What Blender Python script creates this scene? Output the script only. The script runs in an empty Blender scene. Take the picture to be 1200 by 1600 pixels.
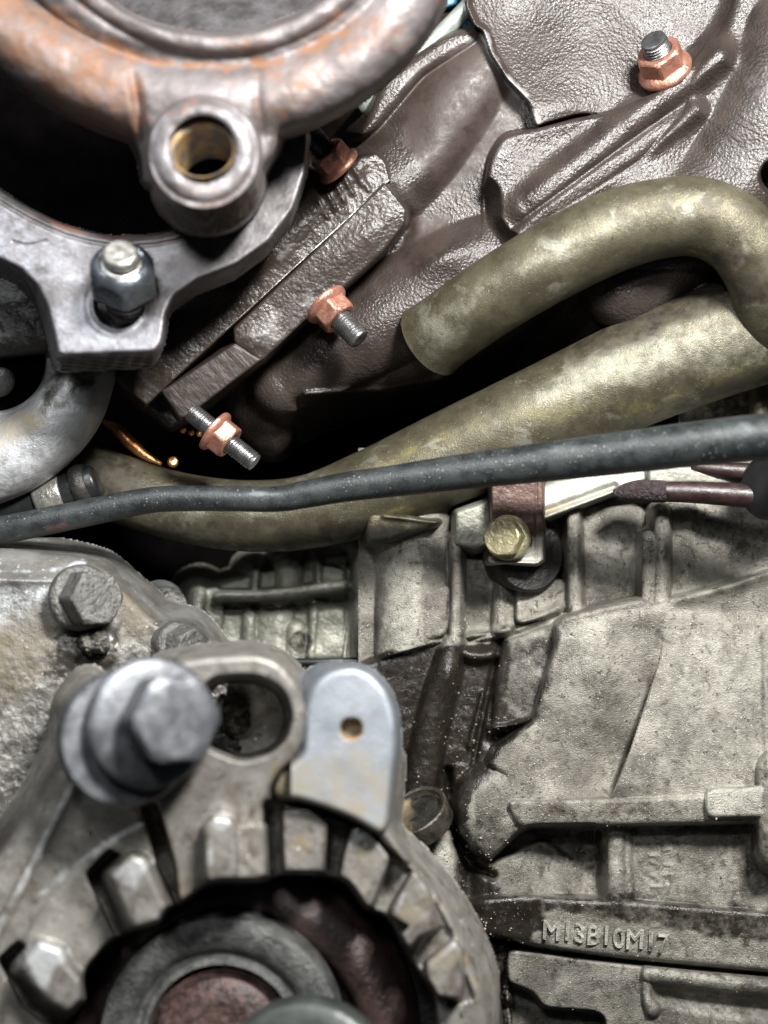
import bpy, math, random
import numpy as np
from mathutils import Vector, Matrix

S = 0.0002            # metres per unit: one unit is 0.2 mm
D = 1931.0            # camera distance from the focus plane, in units
sc = bpy.context.scene
col = sc.collection
rng = np.random.default_rng(7)
random.seed(7)

# ------------------------------------------------------------------ camera
cam_d = bpy.data.cameras.new('camera')
cam = bpy.data.objects.new('camera', cam_d)
col.objects.link(cam)
cam.location = (0, -D * S, 0)
cam.rotation_euler = (math.radians(90), 0, 0)
cam_d.sensor_fit = 'VERTICAL'
cam_d.sensor_height = 36.0
cam_d.lens = 18.0 / (800.0 / D)
cam_d.clip_start = 0.01
cam_d.clip_end = 20
cam_d.dof.use_dof = True
cam_d.dof.focus_distance = (D + 30) * S
cam_d.dof.aperture_fstop = 6.0
sc.camera = cam

# ------------------------------------------------------------------ world, lamps, exposure
w = bpy.data.worlds.new('World')
sc.world = w
w.use_nodes = True
w.node_tree.nodes['Background'].inputs[0].default_value = (0.80, 0.88, 1.0, 1)
w.node_tree.nodes['Background'].inputs[1].default_value = 0.022


def lamp(name, pos, target, size, watts, color=(1, 1, 1)):
    l = bpy.data.lights.new(name, 'AREA')
    l.shape = 'RECTANGLE'
    l.size, l.size_y = size
    l.energy = watts
    l.color = color
    o = bpy.data.objects.new(name, l)
    col.objects.link(o)
    o.location = pos
    o.rotation_euler = (Vector(target) - Vector(pos)).to_track_quat('-Z', 'Y').to_euler()
    return o


lamp('work_light', (0.14, -0.40, 0.27), (0.01, 0, -0.02), (0.09, 0.07), 8.2, (1.0, 0.985, 0.96))
lamp('inspection_light', (-0.20, -0.30, 0.30), (-0.05, 0, 0.02), (0.16, 0.04), 1.1, (0.93, 0.97, 1.0))  # unseen fill added at the upper left

lamp('hand_lamp', (-0.04, -0.42, 0.15), (0, 0, 0), (0.05, 0.03), 0.5, (0.97, 0.99, 1.0))  # unseen fill added beside the camera to brighten the front

sc.view_settings.view_transform = 'Standard'
sc.view_settings.look = 'None'
sc.view_settings.exposure = 0.0
sc.view_settings.gamma = 1.0


# ------------------------------------------------------------------ maths helpers
def K(d):
    return (D + d) / D


def W(px, py, d):
    """photo point at a depth -> world position (metres)"""
    k = K(d)
    return Vector(((px - 600) * k * S, d * S, (800 - py) * k * S))


def smooth_poly(pts, n=2, closed=True):
    p = np.array(pts, float)
    if closed:
        rad = (0, 5, 14, 40)[n]
        if not rad:
            return p
        out = []
        m = len(p)
        for i in range(m):
            a, b, c = p[i - 1], p[i], p[(i + 1) % m]
            la, lc = np.linalg.norm(a - b), np.linalg.norm(c - b)
            q0 = b + (a - b) * min(rad / la, 0.42)
            q1 = b + (c - b) * min(rad / lc, 0.42)
            for t in (0, 0.25, 0.5, 0.75, 1.0):
                out.append((1 - t) ** 2 * q0 + 2 * t * (1 - t) * b + t * t * q1)
        return np.array(out)
    for _ in range(n):
        a, b = p[:-1], p[1:]
        m = np.stack([0.75 * a + 0.25 * b, 0.25 * a + 0.75 * b], 1).reshape(-1, p.shape[1])
        p = np.vstack([p[:1], m, p[-1:]])
    return p


def sd_poly(X, Y, pts):
    d2 = np.full(X.shape, 1e18)
    inside = np.zeros(X.shape, bool)
    n = len(pts)
    for i in range(n):
        ax, ay = pts[i]
        bx, by = pts[(i + 1) % n]
        ex, ey = bx - ax, by - ay
        L = ex * ex + ey * ey
        if L < 1e-9:
            continue
        t = np.clip(((X - ax) * ex + (Y - ay) * ey) / L, 0, 1)
        d2 = np.minimum(d2, (X - ax - t * ex) ** 2 + (Y - ay - t * ey) ** 2)
        if by != ay:
            c = ((ay > Y) != (by > Y)) & (X < (bx - ax) * (Y - ay) / (by - ay) + ax)
            inside ^= c
    d = np.sqrt(d2)
    return np.where(inside, -d, d)


def sd_line(X, Y, pts, vals=None):
    """distance to a polyline and the value interpolated along it"""
    pts = np.asarray(pts, float)
    n = len(pts)
    best = np.full(X.shape, 1e18)
    v = np.zeros(X.shape)
    if vals is None:
        vals = np.linspace(0, 1, n)
    for i in range(n - 1):
        ax, ay = pts[i][:2]
        bx, by = pts[i + 1][:2]
        ex, ey = bx - ax, by - ay
        L = max(ex * ex + ey * ey, 1e-9)
        t = np.clip(((X - ax) * ex + (Y - ay) * ey) / L, 0, 1)
        d2 = (X - ax - t * ex) ** 2 + (Y - ay - t * ey) ** 2
        m = d2 < best
        best = np.where(m, d2, best)
        v = np.where(m, vals[i] + t * (vals[i + 1] - vals[i]), v)
    return np.sqrt(best), v


def smin(a, b, k):
    if k <= 0:
        return np.minimum(a, b)
    h = np.clip(0.5 + 0.5 * (b - a) / k, 0, 1)
    return b + (a - b) * h - k * h * (1 - h)


def smax(a, b, k):
    return -smin(-a, -b, k)


def sstep(x, a, b):
    t = np.clip((x - a) / (b - a), 0, 1)
    return t * t * (3 - 2 * t)


_lat = rng.random((256, 256))


def vnoise(X, Y, scale, seed=0):
    x = X / scale + 17.3 * seed
    y = Y / scale + 5.1 * seed
    xi = np.floor(x).astype(int)
    yi = np.floor(y).astype(int)
    fx, fy = x - xi, y - yi
    fx = fx * fx * (3 - 2 * fx)
    fy = fy * fy * (3 - 2 * fy)
    g = lambda a, b: _lat[a % 256, b % 256]
    return ((g(xi, yi) * (1 - fx) + g(xi + 1, yi) * fx) * (1 - fy)
            + (g(xi, yi + 1) * (1 - fx) + g(xi + 1, yi + 1) * fx) * fy) - 0.5


def fbm(X, Y, scale, seed=0, o=4):
    s = 0
    a = 1.0
    for i in range(o):
        s = s + a * vnoise(X, Y, scale, seed + i * 3)
        scale *= 0.5
        a *= 0.55
    return s


# ------------------------------------------------------------------ dirt: r = oily grime and painted shade, g = ochre / rust, b = pale dry metal and painted highlights
def dirt_light_field(X, Y, items):
    out = np.zeros(X.shape + (3,))
    wob = fbm(X, Y, 26, 5) * 14
    for ch, kind, pts, wd, amt in items:
        c = 'rgb'.index(ch)
        if kind == 'p':
            d = sd_poly(X, Y, pts)
        elif kind == 'l':
            d, _ = sd_line(X, Y, pts)
        else:
            d = np.hypot(X - pts[0], Y - pts[1]) - pts[2]
        f = 1 - sstep(d + wob * min(1, wd / 14), -wd * 0.3, wd)
        out[..., c] = np.maximum(out[..., c], f * amt) if amt > 0 else out[..., c] * (1 + amt * f)
    return out


# ------------------------------------------------------------------ object helpers
def finish(me, name, m, parent=None, smooth=True, autos=None):
    co = np.empty(len(me.vertices) * 3)
    me.vertices.foreach_get('co', co)
    co = co.reshape(-1, 3)
    base = Vector(((co[:, 0].min() + co[:, 0].max()) / 2, (co[:, 1].min() + co[:, 1].max()) / 2, co[:, 2].min()))
    co -= np.array(base)
    me.vertices.foreach_set('co', co.ravel())
    if smooth:
        me.polygons.foreach_set('use_smooth', np.ones(len(me.polygons), bool))
        if autos:
            me.set_sharp_from_angle(angle=math.radians(autos))
    me.materials.append(m)
    me.update()
    o = bpy.data.objects.new(name, me)
    col.objects.link(o)
    if parent is not None:
        o.parent = parent
        p = Vector(base)
        q = parent
        while q is not None:
            p -= q.location
            q = q.parent
        o.location = p
    else:
        o.location = base
    return o


def mesh(name, verts, faces, m, parent=None, dirt_and_light=None, smooth=True, autos=None):
    me = bpy.data.meshes.new(name)
    me.from_pydata([tuple(v) for v in verts], [], faces)
    if dirt_and_light is not None:
        v = np.array([tuple(v) for v in verts])
        k = (D + v[:, 1] / S) / D
        X = v[:, 0] / S / k + 600
        Y = 800 - v[:, 2] / S / k
        put_dirt_light(me, dirt_light_field(X, Y, dirt_and_light))
    return finish(me, name, m, parent, smooth, autos)


def put_dirt_light(me, arr):
    a = me.color_attributes.new('dirt', 'FLOAT_COLOR', 'POINT')
    rgba = np.ones((len(arr), 4), np.float32)
    rgba[:, :3] = arr
    a.data.foreach_set('color', rgba.ravel())


def tag(o, label=None, cat=None, group=None, kind=None):
    if label: o['label'] = label
    if cat: o['category'] = cat
    if group: o['group'] = group
    if kind: o['kind'] = kind
    return o


def root(name, px, py, d, label, cat, group=None):
    o = bpy.data.objects.new(name, None)
    col.objects.link(o)
    o.empty_display_size = 0.005
    o.location = W(px, py, d)
    return tag(o, label, cat, group)


class Relief:
    """a cast surface facing the camera: depth per photo point, walls run back to the cut"""

    def __init__(s, x0, y0, x1, y1, step, start, cut):
        xs = np.arange(x0, x1 + step, step)
        ys = np.arange(y0, y1 + step, step)
        s.X, s.Y = np.meshgrid(xs.astype(float), ys.astype(float))
        s.H = np.full(s.X.shape, float(start))
        s.cut = cut
        s.sf = 2.5

    def pl(s, d, gx=0, gy=0, cx=600, cy=800):
        return d + gx * (s.X - cx) + gy * (s.Y - cy)

    def plate(s, pts, d, r=6, slope=4, k=2, sm=2):
        sd = sd_poly(s.X, s.Y, smooth_poly(pts, sm))
        q = np.clip(r + sd, 0, r) if r > 0 else 0 * sd
        e = (r - np.sqrt(np.maximum(r * r - q * q, 0))) if r > 0 else 0
        s.H = smin(s.H, d + e + slope * s.sf * np.maximum(sd, 0), k)
        return sd

    def sweep(s, pts, d, shift, thick, n=8, r=6, k=2, sm=2):
        p = np.array(pts, float)
        for i in range(n + 1):
            t = i / n
            s.plate(p + np.array(shift) * t, d + thick * t, r=r if i == 0 else 1, slope=6, k=k if i == 0 else 1, sm=sm)

    def cutp(s, pts, d, slope=4, k=3, sm=2, r=0):
        sd = sd_poly(s.X, s.Y, smooth_poly(pts, sm))
        c = d - slope * s.sf * np.maximum(sd + r, 0)
        s.H = smax(s.H, c, k)

    def circ(s, cx, cy, rad, d, r=6, slope=4, k=2, ey=1.0):
        sd = np.hypot(s.X - cx, (s.Y - cy) / ey) - rad
        q = np.clip(r + sd, 0, r)
        e = r - np.sqrt(np.maximum(r * r - q * q, 0))
        s.H = smin(s.H, d + e + slope * np.maximum(sd, 0), k)

    def hole(s, cx, cy, rad, d, slope=6, k=2, ey=1.0):
        sd = np.hypot(s.X - cx, (s.Y - cy) / ey) - rad
        s.H = smax(s.H, d - slope * s.sf * np.maximum(sd, 0), k)

    def tube(s, pts, rad, d, k=4, slope=3, sm=2):
        p = np.array([(a, b) for a, b in pts], float)
        n = len(p)
        rad = np.broadcast_to(rad, n).astype(float)
        d = np.broadcast_to(d, n).astype(float)
        q = smooth_poly(np.column_stack([p, rad, d]), sm, closed=False)
        dist, rr = sd_line(s.X, s.Y, q, q[:, 2])
        _, dd = sd_line(s.X, s.Y, q, q[:, 3])
        t = np.clip(dist / rr, 0, 1)
        c = dd - rr * np.sqrt(np.maximum(1 - t * t, 0)) + slope * (0.5 + 0.5 * s.sf) * np.maximum(dist - rr, 0)
        s.H = smin(s.H, c, k)

    def bump(s, pts, wd, h, p=2.0, sm=1, taper=None):
        """raise (h>0) or sink (h<0) along a line"""
        q = smooth_poly(np.array(pts, float), sm, closed=False)
        dist, t = sd_line(s.X, s.Y, q)
        f = np.exp(-(dist / wd) ** p)
        if taper is not None:
            f = f * np.interp(t, np.linspace(0, 1, len(taper)), taper)
        s.H = s.H - h * f

    def blob(s, cx, cy, rx, ry, h, ang=0):
        a = math.radians(ang)
        u = (s.X - cx) * math.cos(a) + (s.Y - cy) * math.sin(a)
        v = -(s.X - cx) * math.sin(a) + (s.Y - cy) * math.cos(a)
        s.H = s.H - h * np.exp(-((u / rx) ** 2 + (v / ry) ** 2))

    def noise(s, amp, scale, seed=0, o=4):
        s.H = s.H + amp * fbm(s.X, s.Y, scale, seed, o)

    def build(s, name, m, parent=None, dirt_and_light=()):
        ny, nx = s.X.shape
        k = (D + s.H) / D
        co = np.stack([(s.X - 600) * k * S, s.H * S, (800 - s.Y) * k * S], -1).reshape(-1, 3)
        idx = np.arange(ny * nx).reshape(ny, nx)
        ok = s.H < s.cut
        fo = ok[:-1, :-1] | ok[1:, :-1] | ok[:-1, 1:] | ok[1:, 1:]
        # clamp the one ring beyond the cut
        big = s.H >= s.cut
        Hc = np.where(big, s.cut, s.H)
        k = (D + Hc) / D
        co = np.stack([(s.X - 600) * k * S, Hc * S, (800 - s.Y) * k * S], -1).reshape(-1, 3)
        q = np.stack([idx[:-1, :-1], idx[1:, :-1], idx[1:, 1:], idx[:-1, 1:]], -1)[fo]
        used = np.unique(q)
        remap = -np.ones(ny * nx, int)
        remap[used] = np.arange(len(used))
        q = remap[q]
        co = co[used]
        me = bpy.data.meshes.new(name)
        me.vertices.add(len(co))
        me.vertices.foreach_set('co', co.ravel())
        me.loops.add(q.size)
        me.loops.foreach_set('vertex_index', q.ravel().astype(np.int32))
        me.polygons.add(len(q))
        me.polygons.foreach_set('loop_start', np.arange(0, q.size, 4, dtype=np.int32))
        me.update(calc_edges=True)
        put_dirt_light(me, dirt_light_field(s.X.ravel()[used], s.Y.ravel()[used], dirt_and_light))
        return finish(me, name, m, parent)


def basis(dv, up=(0, 0, 1)):
    z = Vector(dv).normalized()
    x = Vector(up).cross(z)
    if x.length < 1e-3:
        x = Vector((1, 0, 0)).cross(z)
    x.normalize()
    return x, z.cross(x), z


def crom(pts, n):
    """Catmull-Rom through rows of numbers"""
    p = np.array(pts, float)
    p = np.vstack([2 * p[0] - p[1], p, 2 * p[-1] - p[-2]])
    out = []
    for i in range(1, len(p) - 2):
        for j in range(n):
            t = j / n
            a, b, c, d = p[i - 1:i + 3]
            out.append(0.5 * ((2 * b) + (-a + c) * t + (2 * a - 5 * b + 4 * c - d) * t * t + (-a + 3 * b - 3 * c + d) * t ** 3))
    out.append(p[-2])
    return np.array(out)


def pipe(name, pts, m, parent=None, n=40, seg=10, caps=True, dirt_and_light=None, wob=0.0, flat=None, cap_round=0.0):
    """swept tube; pts rows are (px, py, depth, radius)"""
    rows = []
    for px, py, d, r in pts:
        v = W(px, py, d)
        rows.append((v.x, v.y, v.z, r * S))
    q = crom(rows, seg)
    P = q[:, :3]
    R = q[:, 3]
    T = np.gradient(P, axis=0)
    T /= np.linalg.norm(T, axis=1)[:, None]
    up = Vector((0, -1, 0.05))
    x = Vector(T[0]).cross(up).normalized()
    verts, faces = [], []
    m_ = len(P)
    for i in range(m_):
        t = Vector(T[i])
        x = (x - t * x.dot(t)).normalized()
        y = t.cross(x)
        for j in range(n):
            a = 2 * math.pi * j / n
            rr = R[i]
            if wob:
                rr *= 1 + wob * float(vnoise(np.array([i * 3.0]), np.array([20.0 + 6 * math.cos(a)]), 9, 3)[0])
            verts.append(Vector(P[i]) + x * (math.cos(a) * rr) + y * (math.sin(a) * rr))
    for i in range(m_ - 1):
        for j in range(n):
            a, b = i * n + j, i * n + (j + 1) % n
            faces.append((a, b, b + n, a + n))
    if caps:
        for i, sgn in ((0, -1), (m_ - 1, 1)):
            c = len(verts)
            ring = [i * n + j for j in range(n)]
            prev = ring
            if cap_round:
                for q_ in (0.5, 0.8):
                    b0 = len(verts)
                    for j in range(n):
                        v = Vector(verts[ring[j]])
                        cc = Vector(P[i])
                        verts.append(cc + (v - cc) * math.sqrt(1 - q_ * q_) + Vector(T[i]) * sgn * q_ * cap_round * S)
                    new = [b0 + j for j in range(n)]
                    for j in range(n):
                        f = (prev[j], prev[(j + 1) % n], new[(j + 1) % n], new[j])
                        faces.append(f if sgn > 0 else f[::-1])
                    prev = new
            c = len(verts)
            verts.append(Vector(P[i]) + Vector(T[i]) * sgn * cap_round * S)
            for j in range(n):
                f = (prev[j], prev[(j + 1) % n], c)
                faces.append(f if sgn > 0 else f[::-1])
    return mesh(name, verts, faces, m, parent, dirt_and_light)


def polar(name, rows, org, dv, m, parent=None, n=72, spin=0.0, autos=35, dirt_and_light=None, up=(0, 0, 1)):
    """turned shape: rows of (height along axis, radius or function of angle), units"""
    x, y, z = basis(dv, up)
    verts, faces = [], []
    for h, r in rows:
        for j in range(n):
            a = 2 * math.pi * j / n
            rr = r(a) if callable(r) else r
            verts.append(Vector(org) + (x * math.cos(a + spin) * rr + y * math.sin(a + spin) * rr + z * h) * S)
    for i in range(len(rows) - 1):
        for j in range(n):
            a, b = i * n + j, i * n + (j + 1) % n
            faces.append((a, b, b + n, a + n))
    for i, f in ((0, -1), (len(rows) - 1, 1)):
        r = rows[i][1]
        if callable(r) or r > 0.01:
            ring = [i * n + j for j in range(n)]
            faces.append(tuple(ring if f > 0 else ring[::-1]))
    return mesh(name, verts, faces, m, parent, dirt_and_light, True, autos)


def hexr(ap, cap=1e9, fillet=0.0):
    """across-flats half width ap, clipped by a cone radius"""
    def f(a):
        t = (a + math.pi / 6) % (math.pi / 3) - math.pi / 6
        r = ap / math.cos(t)
        r = min(r, ap * 1.12)
        return min(r, cap)
    return f


def thread_rows(h0, h1, r, pitch=5.0, depth=2.2, chamfer=3):
    rows = []
    h = h0
    rows.append((h0, r - depth))
    while h < h1 - chamfer - pitch:
        rows += [(h + pitch * 0.12, r - depth), (h + pitch * 0.42, r), (h + pitch * 0.58, r), (h + pitch * 0.88, r - depth)]
        h += pitch
    rows += [(h1 - chamfer, r - depth * 0.5), (h1 - chamfer * 0.4, r - depth * 0.8), (h1, r - depth - chamfer * 0.8), (h1 - 0.3, (r - depth) * 0.5), (h1 - 1.0, 0.0)]
    return rows


# ------------------------------------------------------------------ materials
def mat(name, c0, c1, ms=0.02, metal=0.5, rough=(0.35, 0.55), rs=0.05, bumps=(), grime=(0.012, 0.010, 0.008), grime_rough=0.3,
        ochre=(0.28, 0.15, 0.05), pale=(0.55, 0.54, 0.50), specks=None, dark=None, streak=None, spec=0.5, contrast=0.25, coat=0.0,
        patches=None, gsmooth=0.0):
    m = bpy.data.materials.new(name)
    m.use_nodes = True
    nt = m.node_tree
    N, L = nt.nodes, nt.links
    bs = N['Principled BSDF']
    tc = N.new('ShaderNodeTexCoord')
    mp = N.new('ShaderNodeMapping')
    mp.inputs['Scale'].default_value = (1 / S,) * 3
    L.new(tc.outputs['Object'], mp.inputs[0])

    def noise(scale, detail=4, rough_=0.55, dist=0.0, vec=None):
        n = N.new('ShaderNodeTexNoise')
        n.inputs['Scale'].default_value = scale
        n.inputs['Detail'].default_value = detail
        n.inputs['Roughness'].default_value = rough_
        n.inputs['Distortion'].default_value = dist
        L.new(vec or mp.outputs[0], n.inputs['Vector'])
        return n.outputs['Fac']

    def math_(op, a, b=None, clamp=False):
        n = N.new('ShaderNodeMath')
        n.operation = op
        n.use_clamp = clamp
        for i, v in enumerate((a, b)):
            if v is None: continue
            if isinstance(v, (int, float)):
                n.inputs[i].default_value = v
            else:
                L.new(v, n.inputs[i])
        return n.outputs[0]

    def rng_(v, a, b, c=0.0, d=1.0):
        n = N.new('ShaderNodeMapRange')
        n.interpolation_type = 'SMOOTHSTEP'
        for i, x in enumerate((a, b, c, d)):
            n.inputs[i + 1].default_value = x
        L.new(v, n.inputs[0])
        return n.outputs[0]

    def mix(f, a, b):
        n = N.new('ShaderNodeMix')
        n.data_type = 'RGBA'
        for s_, v in ((0, f), (6, a), (7, b)):
            if isinstance(v, tuple):
                n.inputs[s_].default_value = (*v[:3], 1)
            elif isinstance(v, (int, float)):
                n.inputs[s_].default_value = v
            else:
                L.new(v, n.inputs[s_])
        return n.outputs[2]

    def mixf(f, a, b):
        n = N.new('ShaderNodeMix')
        for s_, v in ((0, f), (2, a), (3, b)):
            if isinstance(v, (int, float)):
                n.inputs[s_].default_value = v
            else:
                L.new(v, n.inputs[s_])
        return n.outputs[0]

    n1 = noise(ms, 6, 0.6)
    c = mix(rng_(n1, 0.5 - contrast * 0.7, 0.5 + contrast * 0.7), c0, c1)
    n2 = noise(rs, 5, 0.65)
    ro = rng_(n2, 0.3, 0.7, *rough)
    me_ = metal
    if patches:
        for (scale, lo, hi, pc, pr, pm) in patches:
            pn = noise(scale, 7, 0.62, 0.6)
            f = rng_(pn, lo, hi)
            c = mix(f, c, pc)
            ro = mixf(f, ro, pr)
            me_ = mixf(f, me_, pm)
    at = N.new('ShaderNodeAttribute')
    at.attribute_name = 'dirt'
    sep = N.new('ShaderNodeSeparateColor')
    L.new(at.outputs['Color'], sep.inputs[0])
    nb = noise(0.07, 8, 0.72)
    nb2 = noise(0.022, 6, 0.6)
    nbm = math_('ADD', math_('MULTIPLY', math_('SUBTRACT', nb, 0.5), 1.5), math_('MULTIPLY', math_('SUBTRACT', nb2, 0.5), 0.9))
    # pale, ochre, grime in that order
    for out, colr, rgh, met in ((2, pale, 0.45, None), (1, ochre, 0.7, 0.1), (0, grime, grime_rough, 0.0)):
        a = math_('ADD', sep.outputs[out], math_('MULTIPLY', nbm, rng_(sep.outputs[out], 0.0, 0.35)))
        f = rng_(a, 0.15, 0.95, 0.0, 0.97)
        if out == 0:
            colr = mix(rng_(noise(0.03, 5, 0.65), 0.42, 0.66), colr, tuple(v * 2.3 * q for v, q in zip(colr, (0.97, 0.97, 0.9))))
            rgh = rng_(noise(0.05, 4), 0.38, 0.62, grime_rough * 0.75, grime_rough * 1.7)
        c = mix(f, c, colr)
        ro = mixf(f, ro, rgh)
        if met is not None:
            me_ = mixf(f, me_, met)
    if dark:   # small dark pits
        (scale, thr, amt, dc) = dark
        f = math_('MULTIPLY', rng_(noise(scale, 5, 0.7), thr, thr + 0.08), amt)
        c = mix(f, c, dc)
    if specks:
        (scale, rad, amt, scol) = specks
        v = N.new('ShaderNodeTexVoronoi')
        v.inputs['Scale'].default_value = scale
        v.inputs['Randomness'].default_value = 1
        L.new(mp.outputs[0], v.inputs['Vector'])
        sp = N.new('ShaderNodeSeparateColor')
        L.new(v.outputs['Color'], sp.inputs[0])
        lim = math_('MULTIPLY', rng_(sp.outputs[0], 0.55, 1.0), rad)
        f = math_('LESS_THAN', v.outputs['Distance'], lim)
        f = math_('MULTIPLY', f, math_('MULTIPLY', rng_(noise(0.02, 3), 0.35, 0.62), math_('MULTIPLY', rng_(sep.outputs[0], 0.15, 0.8, 1.0, 0.06), amt)))
        c = mix(f, c, scol)
        ro = mixf(f, ro, 0.35)
    L.new(c, bs.inputs['Base Color'])
    L.new(ro, bs.inputs['Roughness'])
    if isinstance(me_, (int, float)):
        bs.inputs['Metallic'].default_value = me_
    else:
        L.new(me_, bs.inputs['Metallic'])
    bs.inputs['Specular IOR Level'].default_value = spec
    if coat:
        bs.inputs['Coat Weight'].default_value = coat
        bs.inputs['Coat Roughness'].default_value = 0.15
    h = None
    for b in bumps:
        kind, scale, amp = b[:3]
        if kind == 'n':
            t = noise(scale, b[3] if len(b) > 3 else 4, 0.6)
        elif kind == 'v':
            v = N.new('ShaderNodeTexVoronoi')
            v.feature = 'SMOOTH_F1'
            v.inputs['Scale'].default_value = scale
            v.inputs['Smoothness'].default_value = 0.7
            wn = N.new('ShaderNodeTexNoise')
            wn.inputs['Scale'].default_value = scale * 0.8
            L.new(mp.outputs[0], wn.inputs['Vector'])
            vm = N.new('ShaderNodeVectorMath')
            vm.operation = 'MULTIPLY_ADD'
            L.new(wn.outputs['Color'], vm.inputs[0])
            vm.inputs[1].default_value = (0.5 / scale,) * 3
            L.new(mp.outputs[0], vm.inputs[2])
            L.new(vm.outputs[0], v.inputs['Vector'])
            t = v.outputs['Distance']
        else:   # 's' streaks: stretched along a direction
            m2 = N.new('ShaderNodeMapping')
            m2.inputs['Rotation'].default_value = b[3]
            m3 = N.new('ShaderNodeMapping')
            m3.inputs['Scale'].default_value = b[4]
            L.new(mp.outputs[0], m2.inputs[0])
            L.new(m2.outputs[0], m3.inputs[0])
            t = noise(scale, 3, 0.6, 0, m3.outputs[0])
        t = math_('MULTIPLY', t, amp)
        h = t if h is None else math_('ADD', h, t)
    if h is not None:
        h = math_('MULTIPLY', h, rng_(sep.outputs[0], 0.2, 0.9, 1.0, 0.4))
    if h is not None and gsmooth:
        h = math_('MULTIPLY', h, rng_(sep.outputs[1], 0.0, 0.6, 1.0, 1.0 - gsmooth))
    if h is not None:
        bp = N.new('ShaderNodeBump')
        bp.inputs['Strength'].default_value = 1.0
        bp.inputs['Distance'].default_value = S
        L.new(h, bp.inputs['Height'])
        L.new(bp.outputs[0], bs.inputs['Normal'])
    return m


M = {}
M['manifold'] = mat('brown_cast_iron', (0.029, 0.0215, 0.0175), (0.048, 0.037, 0.031), 0.012, 0.05, (0.30, 0.42), 0.03,
                    [('v', 0.17, 0.9), ('n', 0.35, 0.6, 2)], spec=0.46, pale=(0.26, 0.25, 0.25), ochre=(0.042, 0.027, 0.022), coat=0.0, gsmooth=0.85)
M['rough_cast'] = mat('coarse_cast_iron', (0.026, 0.0195, 0.0165), (0.045, 0.0350, 0.030), 0.015, 0.05, (0.29, 0.41), 0.03,
                      [('v', 0.21, 0.95), ('n', 0.4, 0.8, 2)], spec=0.46, pale=(0.26, 0.25, 0.25), ochre=(0.042, 0.027, 0.022), coat=0.0, gsmooth=0.85)
M['sawn'] = mat('sawn_cast_iron', (0.026, 0.019, 0.016), (0.042, 0.031, 0.027), 0.03, 0.2, (0.42, 0.55), 0.05,
                [('s', 0.22, 0.9, (0, math.radians(-48), 0), (0.06, 1, 1)), ('n', 0.3, 0.6)], pale=(0.4, 0.38, 0.37))
M['block'] = mat('weathered_aluminium', (0.15, 0.142, 0.118), (0.33, 0.312, 0.268), 0.018, 0.35, (0.36, 0.55), 0.06,
                 [('n', 0.42, 2.6, 4), ('n', 0.14, 1.2, 5)], grime=(0.008, 0.006, 0.0048), grime_rough=0.19,
                 ochre=(0.085, 0.063, 0.045), pale=(0.44, 0.43, 0.37), specks=(0.36, 0.34, 0.75, (0.62, 0.60, 0.53)),  # bright specks paint a sandy sparkle into the colour
                 dark=(0.12, 0.58, 0.8, (0.035, 0.03, 0.022)), patches=[(0.012, 0.48, 0.66, (0.135, 0.122, 0.104), 0.55, 0.15), (0.05, 0.54, 0.68, (0.085, 0.076, 0.058), 0.5, 0.15)])
M['block_far'] = mat('grey_green_aluminium', (0.20, 0.20, 0.165), (0.34, 0.34, 0.285), 0.03, 0.4, (0.4, 0.6), 0.06,
                     [('n', 0.12, 2.6, 5)], grime_rough=0.3, pale=(0.50, 0.50, 0.44))
M['olive'] = mat('olive_plated_steel', (0.065, 0.057, 0.036), (0.12, 0.108, 0.07), 0.022, 0.5, (0.34, 0.46), 0.05,
                 [('n', 0.45, 1.0, 4), ('n', 0.12, 0.3)], grime=(0.022, 0.018, 0.012), grime_rough=0.45, ochre=(0.15, 0.13, 0.04), pale=(0.23, 0.225, 0.175),
                 specks=(0.25, 0.28, 0.5, (0.42, 0.39, 0.28)), dark=(0.12, 0.62, 0.6, (0.03, 0.025, 0.015)), patches=[(0.05, 0.52, 0.66, (0.06, 0.052, 0.033), 0.5, 0.2), (0.02, 0.56, 0.68, (0.17, 0.165, 0.13), 0.4, 0.4)])
M['rubber'] = mat('dusty_black_rubber', (0.010, 0.012, 0.0125), (0.028, 0.033, 0.033), 0.03, 0.0, (0.36, 0.52), 0.06,
                  [('n', 0.3, 0.8)], spec=0.5, pale=(0.12, 0.14, 0.14), ochre=(0.10, 0.05, 0.045), specks=(0.26, 0.28, 0.6, (0.34, 0.37, 0.37)))
M['copper'] = mat('copper_plated_steel', (0.50, 0.22, 0.155), (0.66, 0.34, 0.25), 0.07, 0.75, (0.26, 0.45), 0.1,
                  [('n', 0.2, 1.0), ('n', 0.5, 0.4)], pale=(0.85, 0.78, 0.72), grime=(0.06, 0.03, 0.022), contrast=0.3,
                  dark=(0.13, 0.60, 0.7, (0.16, 0.07, 0.05)), patches=[(0.035, 0.52, 0.66, (0.27, 0.13, 0.095), 0.5, 0.5)])
M['stud'] = mat('dark_steel_thread', (0.20, 0.20, 0.205), (0.34, 0.34, 0.34), 0.06, 0.9, (0.25, 0.4), 0.1, [('n', 0.3, 0.5)])
M['black_stud'] = mat('oiled_black_thread', (0.02, 0.02, 0.022), (0.05, 0.05, 0.052), 0.06, 0.7, (0.18, 0.3), 0.1, [('n', 0.3, 0.4)])
M['bright'] = mat('bright_steel', (0.36, 0.35, 0.32), (0.50, 0.485, 0.45), 0.06, 0.85, (0.28, 0.42), 0.1, [('n', 0.12, 1.6)])
M['plate'] = mat('grey_steel_plate', (0.075, 0.068, 0.068), (0.17, 0.162, 0.167), 0.02, 0.6, (0.33, 0.52), 0.05,
                 [('n', 0.18, 0.5, 5), ('n', 0.03, 0.6)], grime=(0.02, 0.015, 0.013), ochre=(0.14, 0.058, 0.03), pale=(0.30, 0.30, 0.33))
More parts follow.
